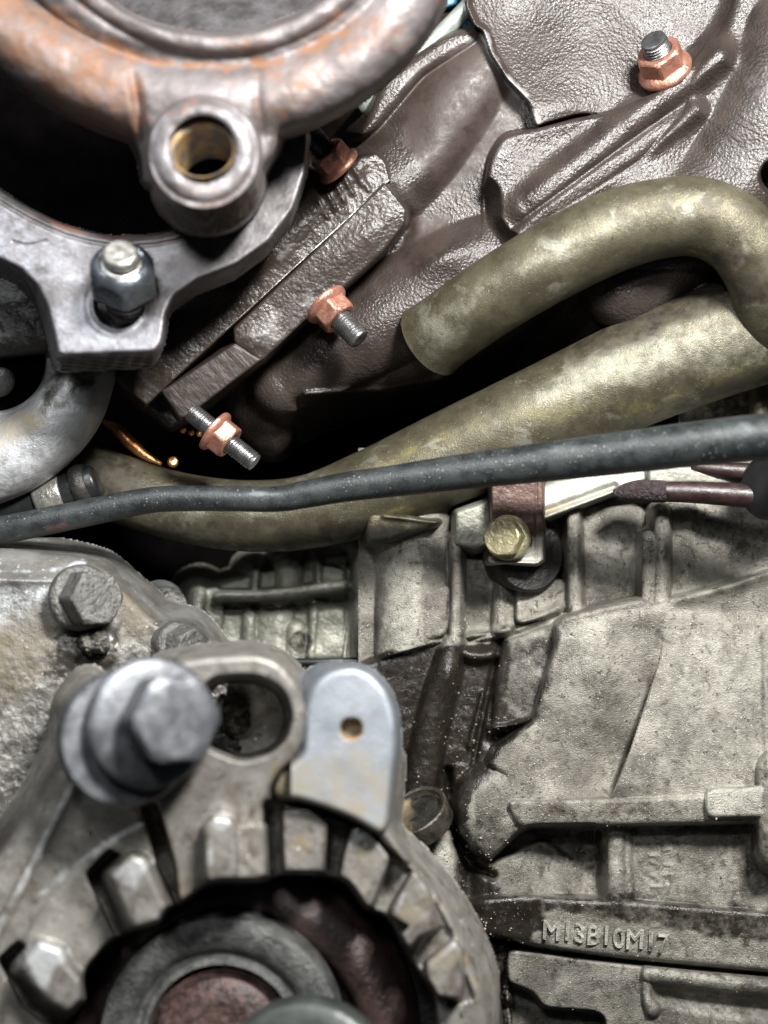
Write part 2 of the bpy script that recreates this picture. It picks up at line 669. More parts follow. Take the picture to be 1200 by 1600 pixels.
M['ring'] = mat('rusty_cast_steel', (0.10, 0.086, 0.083), (0.18, 0.163, 0.163), 0.02, 0.4, (0.45, 0.6), 0.05,
                [('n', 0.10, 1.0, 5), ('n', 0.4, 0.4)], grime=(0.05, 0.035, 0.03), grime_rough=0.5, ochre=(0.165, 0.078, 0.038), pale=(0.25, 0.26, 0.29),
                patches=[(0.028, 0.58, 0.70, (0.19, 0.09, 0.05), 0.6, 0.1)])
M['thread_rust'] = mat('rusty_thread', (0.12, 0.115, 0.11), (0.30, 0.19, 0.075), 0.05, 0.4, (0.35, 0.5), 0.05, [('n', 0.3, 1.0)], contrast=0.2)
M['dark_nut'] = mat('blue_grey_steel', (0.13, 0.145, 0.165), (0.22, 0.24, 0.27), 0.03, 0.85, (0.22, 0.36), 0.06, [('n', 0.08, 1.6)], pale=(0.5, 0.55, 0.6))
M['bolt'] = mat('grey_bolt_steel', (0.095, 0.099, 0.107), (0.16, 0.166, 0.178), 0.03, 0.7, (0.33, 0.5), 0.06,
                [('n', 0.10, 0.8), ('n', 0.4, 0.4)], pale=(0.45, 0.47, 0.5), ochre=(0.2, 0.12, 0.04), grime=(0.03, 0.027, 0.025), grime_rough=0.3)
M['dirty_bolt'] = mat('greasy_bolt_steel', (0.09, 0.09, 0.085), (0.22, 0.215, 0.2), 0.06, 0.6, (0.28, 0.5), 0.08,
                      [('n', 0.15, 5.0, 6), ('n', 0.5, 0.8)], contrast=0.4)
M['plug'] = mat('oily_plug_steel', (0.025, 0.022, 0.018), (0.10, 0.09, 0.07), 0.05, 0.5, (0.16, 0.32), 0.08, [('n', 0.15, 1.6, 5)], contrast=0.35, ochre=(0.30, 0.22, 0.12), pale=(0.4, 0.42, 0.44))
M['zinc'] = mat('yellow_zinc_bolt', (0.30, 0.26, 0.14), (0.50, 0.46, 0.30), 0.06, 0.6, (0.28, 0.45), 0.08,
                [('n', 0.12, 2.5, 5)], contrast=0.35, dark=(0.1, 0.6, 0.7, (0.05, 0.04, 0.02)))
M['alu'] = mat('sandcast_aluminium', (0.24, 0.24, 0.24), (0.38, 0.38, 0.385), 0.018, 0.4, (0.38, 0.55), 0.05,
               [('n', 0.3, 0.9), ('n', 0.05, 2.2)], grime=(0.03, 0.026, 0.02), ochre=(0.34, 0.28, 0.17), pale=(0.66, 0.68, 0.70))
M['cover'] = mat('greasy_aluminium_cover', (0.115, 0.11, 0.10), (0.22, 0.215, 0.20), 0.02, 0.35, (0.35, 0.55), 0.05,
                 [('n', 0.3, 1.5, 5)], grime=(0.02, 0.017, 0.014), grime_rough=0.24, ochre=(0.13, 0.105, 0.065), pale=(0.56, 0.60, 0.64),
                 specks=(0.14, 0.25, 0.6, (0.8, 0.8, 0.78)))
M['lug'] = mat('blue_grey_machined_alu', (0.145, 0.16, 0.178), (0.195, 0.212, 0.232), 0.015, 0.35, (0.35, 0.45), 0.03,
               [('n', 0.25, 0.6, 4)], grime=(0.06, 0.05, 0.04), ochre=(0.17, 0.15, 0.11), pale=(0.26, 0.30, 0.34))
M['bracket'] = mat('stained_alu_bracket', (0.16, 0.15, 0.135), (0.30, 0.288, 0.262), 0.02, 0.4, (0.33, 0.5), 0.05,
                   [('n', 0.2, 1.2, 5)], grime=(0.028, 0.022, 0.02), grime_rough=0.3, ochre=(0.17, 0.135, 0.075), pale=(0.46, 0.47, 0.47),
                   specks=(0.07, 0.16, 0.8, (0.9, 0.9, 0.88)), patches=[(0.02, 0.5, 0.68, (0.12, 0.105, 0.088), 0.4, 0.3), (0.06, 0.55, 0.68, (0.085, 0.07, 0.055), 0.4, 0.2)])
M['rotor'] = mat('red_brown_varnish', (0.016, 0.010, 0.009), (0.048, 0.030, 0.027), 0.03, 0.2, (0.28, 0.45), 0.05,
                 [('n', 0.15, 2.0, 4)], pale=(0.12, 0.10, 0.10))
M['greydisc'] = mat('dull_grey_disc', (0.045, 0.047, 0.046), (0.115, 0.115, 0.11), 0.05, 0.4, (0.3, 0.5), 0.05, [('n', 0.2, 3.0, 5)], pale=(0.3, 0.3, 0.3))
M['rustred'] = mat('red_rust', (0.022, 0.016, 0.015), (0.10, 0.06, 0.052), 0.05, 0.2, (0.4, 0.6), 0.05, [('n', 0.1, 4.0)])
M['hub'] = mat('dark_green_grey_hub', (0.018, 0.022, 0.020), (0.04, 0.046, 0.042), 0.02, 0.2, (0.35, 0.5), 0.05, [('n', 0.05, 1)])
M['maroon'] = mat('maroon_paint', (0.065, 0.034, 0.028), (0.115, 0.068, 0.055), 0.03, 0.2, (0.38, 0.55), 0.05, [('n', 0.2, 1.2)],
                  pale=(0.45, 0.43, 0.38), grime=(0.03, 0.025, 0.02), specks=(0.12, 0.25, 0.6, (0.4, 0.32, 0.28)))
M['maroon_hose'] = mat('maroon_rubber', (0.018, 0.009, 0.009), (0.034, 0.017, 0.016), 0.05, 0.0, (0.35, 0.5), 0.05, [('n', 0.2, 0.8)])
M['grit_mix'] = mat('dirt_grains', (0.03, 0.025, 0.02), (0.42, 0.38, 0.30), 0.12, 0.1, (0.25, 0.5), 0.1, contrast=0.15)
M['grit'] = mat('gritty_maroon', (0.022, 0.013, 0.015), (0.06, 0.042, 0.045), 0.1, 0.1, (0.3, 0.5), 0.1, [('n', 0.16, 9.0, 6)], contrast=0.4)
M['blackplastic'] = mat('black_plastic', (0.008, 0.009, 0.009), (0.014, 0.015, 0.015), 0.03, 0.0, (0.3, 0.4), 0.05, [('n', 0.2, 0.4)])
M['void'] = mat('sooty_dark_iron', (0.0018, 0.0015, 0.0015), (0.003, 0.0025, 0.0025), 0.02, 0.0, (0.8, 0.9), 0.03, [('n', 0.05, 2)], spec=0.0)  # near-black colour stands in for unlit depth behind the parts
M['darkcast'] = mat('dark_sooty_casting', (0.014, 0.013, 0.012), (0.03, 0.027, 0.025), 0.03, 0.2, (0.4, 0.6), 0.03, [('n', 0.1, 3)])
M['rail'] = mat('pale_cast_rail', (0.22, 0.215, 0.185), (0.36, 0.35, 0.30), 0.02, 0.3, (0.4, 0.55), 0.05, [('n', 0.15, 1.6)], ochre=(0.28, 0.24, 0.14), grime=(0.06, 0.055, 0.045))
M['shield'] = mat('copper_heat_shield', (0.75, 0.33, 0.13), (0.9, 0.45, 0.2), 0.03, 0.9, (0.25, 0.35), 0.05, [('n', 0.06, 2)])
M['green_strip'] = mat('pale_green_strip', (0.20, 0.23, 0.20), (0.34, 0.37, 0.33), 0.02, 0.4, (0.35, 0.5), 0.05, [('n', 0.1, 1)], ochre=(0.30, 0.28, 0.17))
M['blue'] = mat('blue_paint', (0.03, 0.12, 0.19), (0.05, 0.18, 0.27), 0.03, 0.0, (0.35, 0.45), 0.05, [('n', 0.1, 1)])
M['gasket'] = mat('steel_gasket_edge', (0.12, 0.11, 0.10), (0.42, 0.40, 0.37), 0.05, 0.6, (0.25, 0.4), 0.05, [('n', 0.2, 1)])
M['oil'] = mat('wet_black_oil', (0.010, 0.008, 0.006), (0.03, 0.024, 0.018), 0.05, 0.1, (0.10, 0.22), 0.06,
               [('n', 0.16, 8.0, 6), ('n', 0.05, 8.0)], pale=(0.45, 0.42, 0.36), spec=0.6)


def glass_mat():
    m = bpy.data.materials.new('clear_plug_glass')
    m.use_nodes = True
    b = m.node_tree.nodes['Principled BSDF']
    b.inputs['Base Color'].default_value = (0.9, 0.92, 0.92, 1)
    b.inputs['Roughness'].default_value = 0.06
    b.inputs['Transmission Weight'].default_value = 1.0
    b.inputs['IOR'].default_value = 1.35
    return m


M['glass'] = glass_mat()
M['droplet'] = glass_mat()


# ================================================================== ENGINE BLOCK (lower right)
def build_block():
    R = Relief(560, 700, 1230, 1620, 1.9, 150, 400)
    X, Y = R.X, R.Y
    # back level on the left
    R.H = R.pl(150, -0.05, 0, 700, 1000)
    # column A
    R.tube([(648, 790), (645, 1120)], 60, 156, k=4)
    R.cutp([(540, 1048), (705, 1000), (705, 1300), (540, 1300)], 126, slope=3, k=3, sm=0)
    R.plate([(664, 925), (702, 912), (700, 990), (662, 1002)], 96, r=5, slope=3)
    R.plate([(560, 1040), (700, 998), (705, 1060), (670, 1130), (640, 1260), (560, 1260)], R.pl(128, 0, 0.05, 600, 1100), r=10, slope=1.2, k=10)
    # panel C, D
    R.plate([(716, 870), (806, 880), (806, 985), (716, 1000)], 135, r=4, slope=3)
    R.tube([(790, 890), (786, 980)], 18, 126, k=8)
    R.plate([(806, 905), (884, 905), (884, 958), (806, 975)], 100, r=5, slope=4)
    # skirt panel left of the big plateau (oily)
    R.plate([(700, 1012), (800, 985), (880, 955), (880, 1160), (780, 1270), (630, 1270), (660, 1120)], R.pl(118, -0.12, 0.0, 760, 1100), r=10, slope=2, k=5, sm=1)
    R.bump([(712, 1016), (742, 1027), (775, 1022)], 11, 22, p=2.6)
    R.bump([(716, 996), (760, 992), (805, 982), (872, 950)], 8, 18, sm=0)
    R.bump([(722, 1006), (790, 1000)], 5, -10)
    # rib B
    R.tube([(713, 840), (713, 930), (711, 1000)], [7, 7, 9], [88, 88, 90], k=4, slope=3)
    R.tube([(708, 1004), (698, 1050), (680, 1110), (665, 1180), (650, 1270)], [12, 20, 22, 24, 26], [92, 96, 100, 106, 110], k=8, slope=2)
    R.blob(701, 1060, 10, 18, 5)
    R.bump([(755, 1085), (746, 1120), (734, 1165)], 5, 13, p=2.5)
    R.bump([(783, 1000), (767, 1060), (752, 1130), (738, 1205)], 4, -22)
    # panel I
    R.plate([(787, 1002), (868, 975), (862, 1090), (832, 1130), (768, 1138), (774, 1060)], R.pl(84, -0.2, 0, 820, 1060), r=12, slope=3, k=3, sm=1)
    R.bump([(768, 1140), (800, 1137), (838, 1120)], 6, 22, p=2.5)
    R.blob(785, 1154, 18, 8, -26, -10)
    # ribs E, F, G, H
    R.plate([(884, 790), (1006, 790), (1008, 940), (884, 968)], R.pl(112, -0.06, 0, 900, 900), r=5, slope=4)
    R.tube([(896, 800), (899, 955)], 11, 84, k=7)
    R.bump([(962, 815), (966, 930)], 16, 5)
    R.tube([(1016, 845), (1016, 945)], 14, 56, k=5)
    R.tube([(1034, 800), (1036, 870), (1032, 950)], 12, 46, k=5)
    R.plate([(1030, 770), (1240, 770), (1240, 950), (1030, 950)], R.pl(66, -0.06, 0.03, 1100, 850), r=4, slope=4)
    R.bump([(1075, 800), (1070, 900)], 20, 10)
    R.bump([(1120, 770), (1200, 860)], 30, -12)
    # big plateau P
    P = [(868, 978), (885, 963), (950, 945), (1003, 935), (1020, 944), (1060, 932), (1130, 915), (1240, 880), (1240, 1262), (1000, 1262), (800, 1262),
         (792, 1212), (762, 1195), (775, 1170), (832, 1128), (848, 1070), (866, 1010)]
    sdp = R.plate(P, R.pl(22, -0.015, 0.0, 1000, 1100), r=9, slope=4, k=3, sm=1)
    R.blob(1000, 960, 90, 22, 8, -14)
    ins = sstep(-sdp, 0, 40)
    # two lobes with a crease
    dist, t = sd_line(X, Y, smooth_poly([(1040, 960), (1032, 1030), (1012, 1090), (985, 1170), (950, 1262)], 2, False))
    side = X - np.interp(Y, [940, 1030, 1090, 1170, 1262], [1042, 1032, 1012, 985, 950])
    cre = np.interp(Y, [940, 1020, 1120, 1180, 1262], [0, 2, 12, 20, 16])
    R.H += ins * np.where(side < 0, cre * np.exp(-(dist / 50) ** 2) * 2.0, -cre * 0.9 * np.exp(-(dist / 60) ** 2))
    R.H += ins * np.where(side < 0, cre * 0.9 * np.exp(-(dist / 5) ** 2), 0)
    R.blob(925, 1020, 50, 70, 20)
    R.blob(1120, 1120, 90, 150, 12)
    R.blob(880, 1180, 60, 40, -8, -20)
    # ledge rib top of P
    R.bump([(1240, 872), (1130, 918), (1062, 934)], 13, 16, taper=[1, 1, 0.5])
    R.bump([(1060, 950), (1240, 968)], 15, -5)
    R.bump([(880, 968), (950, 950), (1005, 940)], 6, 5)
    # oil gully between plateau and skirt
    # lower area level
    R.plate([(700, 1290), (1240, 1290), (1240, 1440), (700, 1440)], R.pl(78, -0.02, 0, 950, 1350), r=4, slope=2, k=3)
    # boss
    R.circ(774, 1270, 66, R.pl(26, 0.05, 0.1, 770, 1270), r=42, slope=9, k=5, ey=1.15)
    R.tube([(800, 1290), (850, 1290), (900, 1300)], [40, 30, 18], [66, 76, 84], k=14)
    # horizontal rib
    R.plate([(790, 1251), (1000, 1247), (1240, 1236), (1240, 1284), (1000, 1288), (810, 1293)], R.pl(8, -0.01, 0.12, 1000, 1268), r=8, slope=7, k=3)
    R.plate([(1102, 1238), (1112, 1232), (1240, 1226), (1240, 1276), (1104, 1278)], -12, r=7, slope=5, k=2)
    # recess T and the sloping floor
    R.cutp([(822, 1296), (930, 1294), (946, 1306), (946, 1395), (930, 1402), (780, 1402), (765, 1350)], R.pl(122, 0.0, -0.05, 880, 1350), slope=5, k=4)
    sl = R.pl(100, 0.28, -0.12, 850, 1370)
    R.plate([(760, 1352), (800, 1335), (850, 1310), (905, 1350), (945, 1385), (942, 1404), (766, 1404)], sl, r=8, slope=2, k=5)
    # rib U
    R.tube([(962, 1290), (964, 1420)], [13, 15], 62, k=10, slope=2)
    R.tube([(978, 1290), (982, 1400)], [7, 8], 70, k=8, slope=2)
    # cast code panel: raised marks
    rr = np.random.default_rng(3)
    for i in range(5):
        for j in range(2):
            x0 = 1016 + j * 22 + rr.normal() * 2
            y0 = 1312 + i * 18 + rr.normal() * 2
            R.bump([(x0, y0), (x0 + 12, y0 + rr.normal() * 3), (x0 + 12 + rr.normal() * 2, y0 + 9)], 2.4, 3.2, sm=0)
    # ledge W with text
    Wd = [(690, 1408), (820, 1398), (850, 1402), (990, 1408), (1240, 1428), (1240, 1522), (1000, 1500), (870, 1486), (720, 1452)]
    R.plate(Wd, R.pl(52, 0, 0.16, 950, 1450), r=12, slope=3, k=6)
    R.bump([(842, 1412), (838, 1440), (850, 1475)], 7, -5)
    # lower band X
    R.plate([(792, 1484), (870, 1493), (1008, 1508), (1240, 1530), (1240, 1640), (945, 1640), (940, 1585), (850, 1574), (832, 1548), (792, 1534)], R.pl(76, 0, 0.05, 950, 1540), r=5, slope=5, k=2)
    R.cutp([(838, 1566), (850, 1578), (930, 1584), (942, 1592), (942, 1640), (700, 1640), (700, 1480), (780, 1484), (784, 1536), (826, 1552)], 150, slope=5, k=4)
    # rod Y
    R.tube([(1015, 1522), (1100, 1532), (1240, 1545)], [13, 14, 15], 66, k=5, slope=4)
    R.tube([(1012, 1515), (1010, 1560), (1020, 1578)], [9, 8, 12], 72, k=5, slope=3)
    R.bump([(1035, 1553), (1120, 1568), (1240, 1580)], 13, -22)
    # lower-left speckled block below the plug and wet gully
    R.plate([(600, 1280), (690, 1280), (716, 1310), (716, 1400), (690, 1425), (600, 1425)], R.pl(66, 0, 0, 680, 1350), r=10, slope=3, k=5)
    R.bump([(722, 1320), (735, 1370), (730, 1440)], 14, -30)
    # crevice lines
    R.bump([(716, 1456), (870, 1489), (1005, 1505), (1240, 1527)], 4, -30)
    R.bump([(700, 1205), (706, 1290), (730, 1350), (770, 1368)], 6, -34)
    # right edge boss
    R.tube([(1212, 1200), (1214, 1330)], [30, 30], 10, k=4)
    R.noise(2.4, 60, 2, 2)
    R.noise(0.5, 9, 9, 2)
    # wavy edges: ragged casting flash
    oily = sstep(Y, 1000, 1180) * (1 - sstep(X + 0.35 * (Y - 1000), 790, 850))
    R.H += oily * fbm(X, Y, 12, 11, 3) * 2.0
    dirt_and_light = [
        ('r', 'p', [(560, 1035), (700, 1015), (790, 1005), (868, 985), (858, 1080), (830, 1130), (770, 1180), (745, 1230), (700, 1290), (600, 1270), (560, 1240)], 14, 1.15),
        ('g', 'p', [(590, 1030), (700, 1010), (690, 1090), (600, 1110)], 14, 0.6), ('r', 'p', [(800, 985), (868, 985), (858, 1080), (840, 1120), (790, 1120)], 10, -0.45),
        ('r', 'l', [(716, 995), (790, 985), (872, 958)], 10, 0.75),
        ('r', 'p', [(745, 1130), (830, 1128), (765, 1185), (745, 1200)], 10, 0.8),
        ('r', 'l', [(725, 1290), (735, 1370), (725, 1440), (760, 1420)], 22, 1.0),
        ('r', 'p', [(716, 1445), (790, 1470), (790, 1640), (700, 1640)], 12, 1.0),
        ('r', 'p', [(842, 1400), (1000, 1404), (1240, 1428), (1240, 1470), (1130, 1462), (1000, 1440), (920, 1425), (850, 1424)], 16, 0.75),
        ('r', 'l', [(846, 1480), (900, 1490), (960, 1498)], 9, 0.9),
        ('r', 'l', [(860, 1495), (880, 1510), (900, 1500)], 8, 0.7),
        ('r', 'p', [(730, 1390), (840, 1400), (840, 1460), (730, 1450)], 20, 0.55),
        ('r', 'p', [(780, 1215), (830, 1230), (850, 1300), (800, 1330), (740, 1340), (760, 1260)], 20, 0.42),
        ('b', 'p', [(716, 1240), (735, 1210), (745, 1260), (740, 1310), (720, 1290)], 8, 0.7),
        ('r', 'p', [(820, 1290), (945, 1292), (945, 1400), (900, 1360), (850, 1330)], 20, 0.6),  # darkening paints shade at the top and right of the recess
        ('r', 'l', [(820, 1300), (1200, 1295)], 14, 0.5),  # darkening paints the shade under the horizontal rib
        ('r', 'p', [(1140, 1290), (1240, 1290), (1240, 1420), (1170, 1400)], 30, 0.6),
        ('b', 'p', [(880, 985), (960, 970), (940, 1060), (880, 1080)], 34, 0.45),  # pale patch paints the lit left lobe
        ('b', 'p', [(1060, 980), (1200, 980), (1200, 1240), (1000, 1240)], 50, 0.35),  # pale patch paints the lit right lobe
        ('b', 'l', [(1060, 925), (1200, 890)], 16, 0.5),
        ('b', 'p', [(1100, 1235), (1190, 1230), (1190, 1270), (1104, 1275)], 5, 0.6),
        ('b', 'l', [(712, 860), (710, 1000)], 5, 0.75),
        ('b', 'l', [(900, 830), (900, 950)], 6, 0.6),
        ('b', 'l', [(1034, 820), (1034, 940)], 6, 0.6),
        ('b', 'p', [(600, 850), (655, 850), (650, 1020), (600, 1040)], 12, 0.5),
        ('b', 'p', [(650, 1300), (716, 1310), (712, 1405), (660, 1400)], 14, 0.6),
        ('r', 'p', [(1040, 790), (1200, 800), (1200, 880), (1140, 880)], 24, 0.45),  # darkening paints the cast shadow of the hose
        ('r', 'l', [(975, 820), (1004, 930)], 10, 0.4),  # darkening paints the shaded wall beside the rib
        ('g', 'l', [(810, 1170), (880, 1210), (950, 1200)], 25, 0.28),
        ('g', 'l', [(1040, 1000), (1020, 1150), (1100, 1220)], 35, 0.25),
        ('b', 'l', [(1010, 1518), (1012, 1560)], 6, 0.8),
        ('b', 'l', [(1040, 1525), (1200, 1540)], 9, 0.7),
        ('r', 'p', [(700, 865), (800, 865), (800, 890), (760, 900)], 12, 0.5),
        ('b', 'p', [(866, 1440), (930, 1450), (1000, 1470), (1200, 1500), (1200, 1515), (1000, 1495), (866, 1480)], 12, 0.35),
    ]
    dirt_and_light += [('r', 'p', [(716, 1300), (765, 1350), (775, 1400), (840, 1412), (846, 1450), (800, 1478), (720, 1450)], 22, 1.0), ('r', 'l', [(600, 1265), (640, 1240), (700, 1240)], 14, 1.2), ('r', 'p', [(822, 1296), (940, 1296), (944, 1390), (900, 1350)], 12, 0.75), ('r', 'l', [(960, 1296), (1190, 1296)], 16, 0.7), ('r', 'p', [(600, 1090), (700, 1080), (745, 1200), (720, 1290), (600, 1290)], 16, 1.4), ('r', 'p', [(722, 1040), (770, 1030), (745, 1180), (690, 1200)], 10, 1.35), ('r', 'c', (775, 1275, 50), 24, 0.5), ('r', 'p', [(800, 1250), (1100, 1246), (1100, 1288), (810, 1292)], 10, 0.36), ('g', 'l', [(820, 1270), (1080, 1265)], 18, 0.5), ('r', 'p', [(700, 1295), (1240, 1295), (1240, 1400), (760, 1400)], 30, 0.38), ('r', 'p', [(790, 1485), (1240, 1530), (1240, 1640), (790, 1640)], 24, 0.42),  # grime, plus more painted shade in the recess and under the rib
             ('r', 'p', [(740, 868), (830, 868), (800, 915), (760, 920)], 16, 0.5), ('g', 'l', [(730, 960), (780, 975), (850, 940)], 12, 0.4), ('b', 'l', [(783, 915), (783, 972)], 6, 0.6), ('b', 'l', [(812, 910), (812, 965)], 5, 0.6), ('b', 'l', [(754, 1088), (736, 1160)], 4, 0.9), ('b', 'l', [(720, 1024), (770, 1026)], 5, 0.4), ('r', 'p', [(732, 1140), (775, 1142), (765, 1190), (738, 1205)], 8, 0.9), ('r', 'p', [(884, 800), (1008, 800), (1006, 940), (884, 960)], 16, 0.34),  # first pale line paints the highlight on panel C
             ('r', 'l', [(866, 985), (850, 1070), (835, 1125), (775, 1170)], 9, 0.8), ('r', 'l', [(1036, 950), (1010, 1090), (955, 1240)], 9, 0.42),  # darkening paints shade on the plateau's left wall and in the crease
             ('r', 'l', [(700, 850), (700, 1000)], 7, 0.8), ('r', 'c', (1060, 1100, 20), 50, 0.3), ('r', 'p', [(866, 1100), (960, 1000), (990, 1180), (880, 1230)], 40, 0.28),
             ('r', 'l', [(1190, 980), (1196, 1220)], 8, 0.6), ('r', 'l', [(715, 1180), (700, 1260), (716, 1330), (760, 1356)], 12, 0.95)]
    r_ = root('engine_block', 950, 1600, 60, 'weathered pale aluminium engine block with ribs, boss and a cast part code', 'engine block')
    R.build('block_casting', M['block'], r_, dirt_and_light)
    vs, fs = [], []
    g_ = np.random.default_rng(21)
    for _ in range(1500):
        x_, y_ = g_.uniform(600, 1195), g_.uniform(900, 1595)
        if g_.random() < 0.5:
            x_, y_ = g_.normal(760, 45), g_.uniform(1120, 1590)
        x_ = min(max(x_, 565), 1225)
        r0 = g_.uniform(0.5, 1.7) if g_.random() < 0.93 else g_.uniform(1.7, 2.8)
        d_ = float(R.H[int((y_ - 700) / 1.9), int((x_ - 560) / 1.9)])
        c_ = W(x_, y_, d_)
        b0 = len(vs)
        pts_ = [Vector(g_.normal(size=3)).normalized() * r0 * S * g_.uniform(0.6, 1.1) for _ in range(6)]
        vs += [c_ + Vector((0, -0.2 * r0 * S, 0)) + p_ for p_ in (Vector((1, 0, 0)) * r0 * S * g_.uniform(.6, 1.2), Vector((-1, 0, 0)) * r0 * S * g_.uniform(.6, 1.2), Vector((0, -1, 0)) * r0 * S * g_.uniform(.4, 1),
               Vector((0, 1, 0)) * r0 * S, Vector((0, 0, 1)) * r0 * S * g_.uniform(.6, 1.2), Vector((0, 0, -1)) * r0 * S * g_.uniform(.6, 1.2))]
        for a_, b_, c2 in ((0, 4, 2), (4, 1, 2), (1, 5, 2), (5, 0, 2), (4, 0, 3), (1, 4, 3), (5, 1, 3), (0, 5, 3)):
            fs.append((b0 + a_, b0 + b_, b0 + c2))
    og = mesh('grit', vs, fs, M['grit_mix'], None, None, False)
    tag(og, 'fine pale and dark grit stuck to the engine block', 'grit', kind='stuff')
    # raised cast characters on the ledge
    cu = bpy.data.curves.new('cast_text', 'FONT')
    cu.body = 'M13B10M17'
    cu.size = 46 * S
    cu.extrude = 3.0 * S
    cu.bevel_depth = 1.0 * S
    cu.space_character = 1.02
    cu.resolution_u = 3
    to = bpy.data.objects.new('cast_text', cu)
    col.objects.link(to)
    dg = bpy.context.evaluated_depsgraph_get()
    me = bpy.data.meshes.new_from_object(to.evaluated_get(dg))
    col.objects.unlink(to)
    co = np.empty(len(me.vertices) * 3)
    me.vertices.foreach_get('co', co)
    co = co.reshape(-1, 3) / S
    wd = co[:, 0].max()
    tx = co[:, 0] / wd * 200
    ty = co[:, 1]
    px = 846 + tx + 0.05 * ty
    py = 1466 + tx * 0.115 - ty * 0.92 + 1.6 * np.sin(tx * 0.11)
    H = R.H
    xi = np.clip(((px - R.X[0, 0]) / 1.9).astype(int), 0, H.shape[1] - 1)
    yi = np.clip(((py - R.Y[0, 0]) / 1.9).astype(int), 0, H.shape[0] - 1)
    d = H[yi, xi] - co[:, 2] - 2.4 - 3.0 * np.clip(tx / 200 - 0.6, 0, 1) + fbm(px, py, 5, 4, 2) * 4.6
    k = (D + d) / D
    co = np.stack([(px - 600) * k * S, d * S, (800 - py) * k * S], -1)
    me.vertices.foreach_set('co', co.ravel())
    put_dirt_light(me, np.column_stack([0.25 + fbm(px, py, 14, 8, 2) * 0.6, 0 * px, 0.85 + 0 * px]).clip(0, 1))
    ob = finish(me, 'cast_lettering', M['block'], r_)
    ob['label'] = 'raised worn cast code on the oily ledge'
    return r_


build_block()


# ================================================================== FAR RIBBED CASTING
def build_far():
    R = Relief(215, 830, 600, 1060, 2, 700, 420)
    R.plate([(300, 915), (330, 918), (420, 892), (500, 872), (600, 862), (600, 1060), (290, 1060)], 250, r=4, slope=3)
    R.plate([(300, 925), (345, 915), (350, 960), (330, 1060), (285, 1060)], 225, r=8, slope=3)
    R.tube([(312, 930), (300, 1000), (296, 1060)], 11, 222, k=4)
    R.tube([(390, 960), (386, 1040)], 9, 232, k=4)
    R.tube([(430, 960), (428, 1040)], 32, 258, k=4)
    R.tube([(462, 985), (460, 1040)], 16, 236, k=4)
    R.plate([(490, 938), (545, 948), (540, 1030), (482, 1030)], 226, r=8, slope=3)
    R.tube([(492, 945), (486, 1025)], 6, 222, k=3)
    R.tube([(566, 865), (560, 940), (548, 1035)], 13, 216, k=3)
    R.plate([(568, 860), (590, 860), (590, 1030), (560, 1030)], 222, r=4, slope=3)
    R.tube([(340, 932), (420, 930), (548, 914)], [7, 7, 8], 214, k=3, slope=4)
    R.bump([(340, 948), (440, 950), (548, 935)], 9, -26)
    R.tube([(400, 895), (398, 922)], 6, 230, k=3)
    R.tube([(452, 890), (452, 915)], 22, 246, k=3)
    R.tube([(498, 880), (498, 910)], 5, 228, k=3)
    R.plate([(500, 880), (540, 890), (540, 908), (500, 910)], 232, r=4, slope=3)
    R.bump([(548, 870), (545, 1035)], 6, -18)
    R.noise(3, 26, 3)
    dirt_and_light = [('b', 'l', [(312, 930), (300, 1000)], 9, 0.8), ('b', 'l', [(390, 965), (386, 1040)], 6, 0.7), ('b', 'l', [(438, 960), (432, 1040)], 12, 0.6),  # rib lines painted pale to make up for light the tube blocks
            ('b', 'l', [(564, 870), (550, 1030)], 8, 0.6), ('r', 'l', [(340, 948), (440, 950), (548, 937)], 8, 0.8), ('b', 'l', [(400, 932), (545, 914)], 4, 0.5),
            ('r', 'c', (470, 1005, 16), 8, 0.7), ('b', 'l', [(492, 945), (486, 1025)], 5, 0.5)]
    o = R.build('ribbed_casting', M['block_far'], None, dirt_and_light)
    tag(o, 'grey green ribbed casting in the shade under the olive tube', 'engine casting')
    # dark oil return pipe just above the bracket
    o = pipe('thin_pipe', [(360, 1036, 215, 7), (450, 1035, 210, 7), (520, 1034, 205, 7), (600, 1032, 205, 7)], M['blackplastic'])
    tag(o, 'thin black pipe running below the shaded ribbed casting', 'pipe')


build_far()


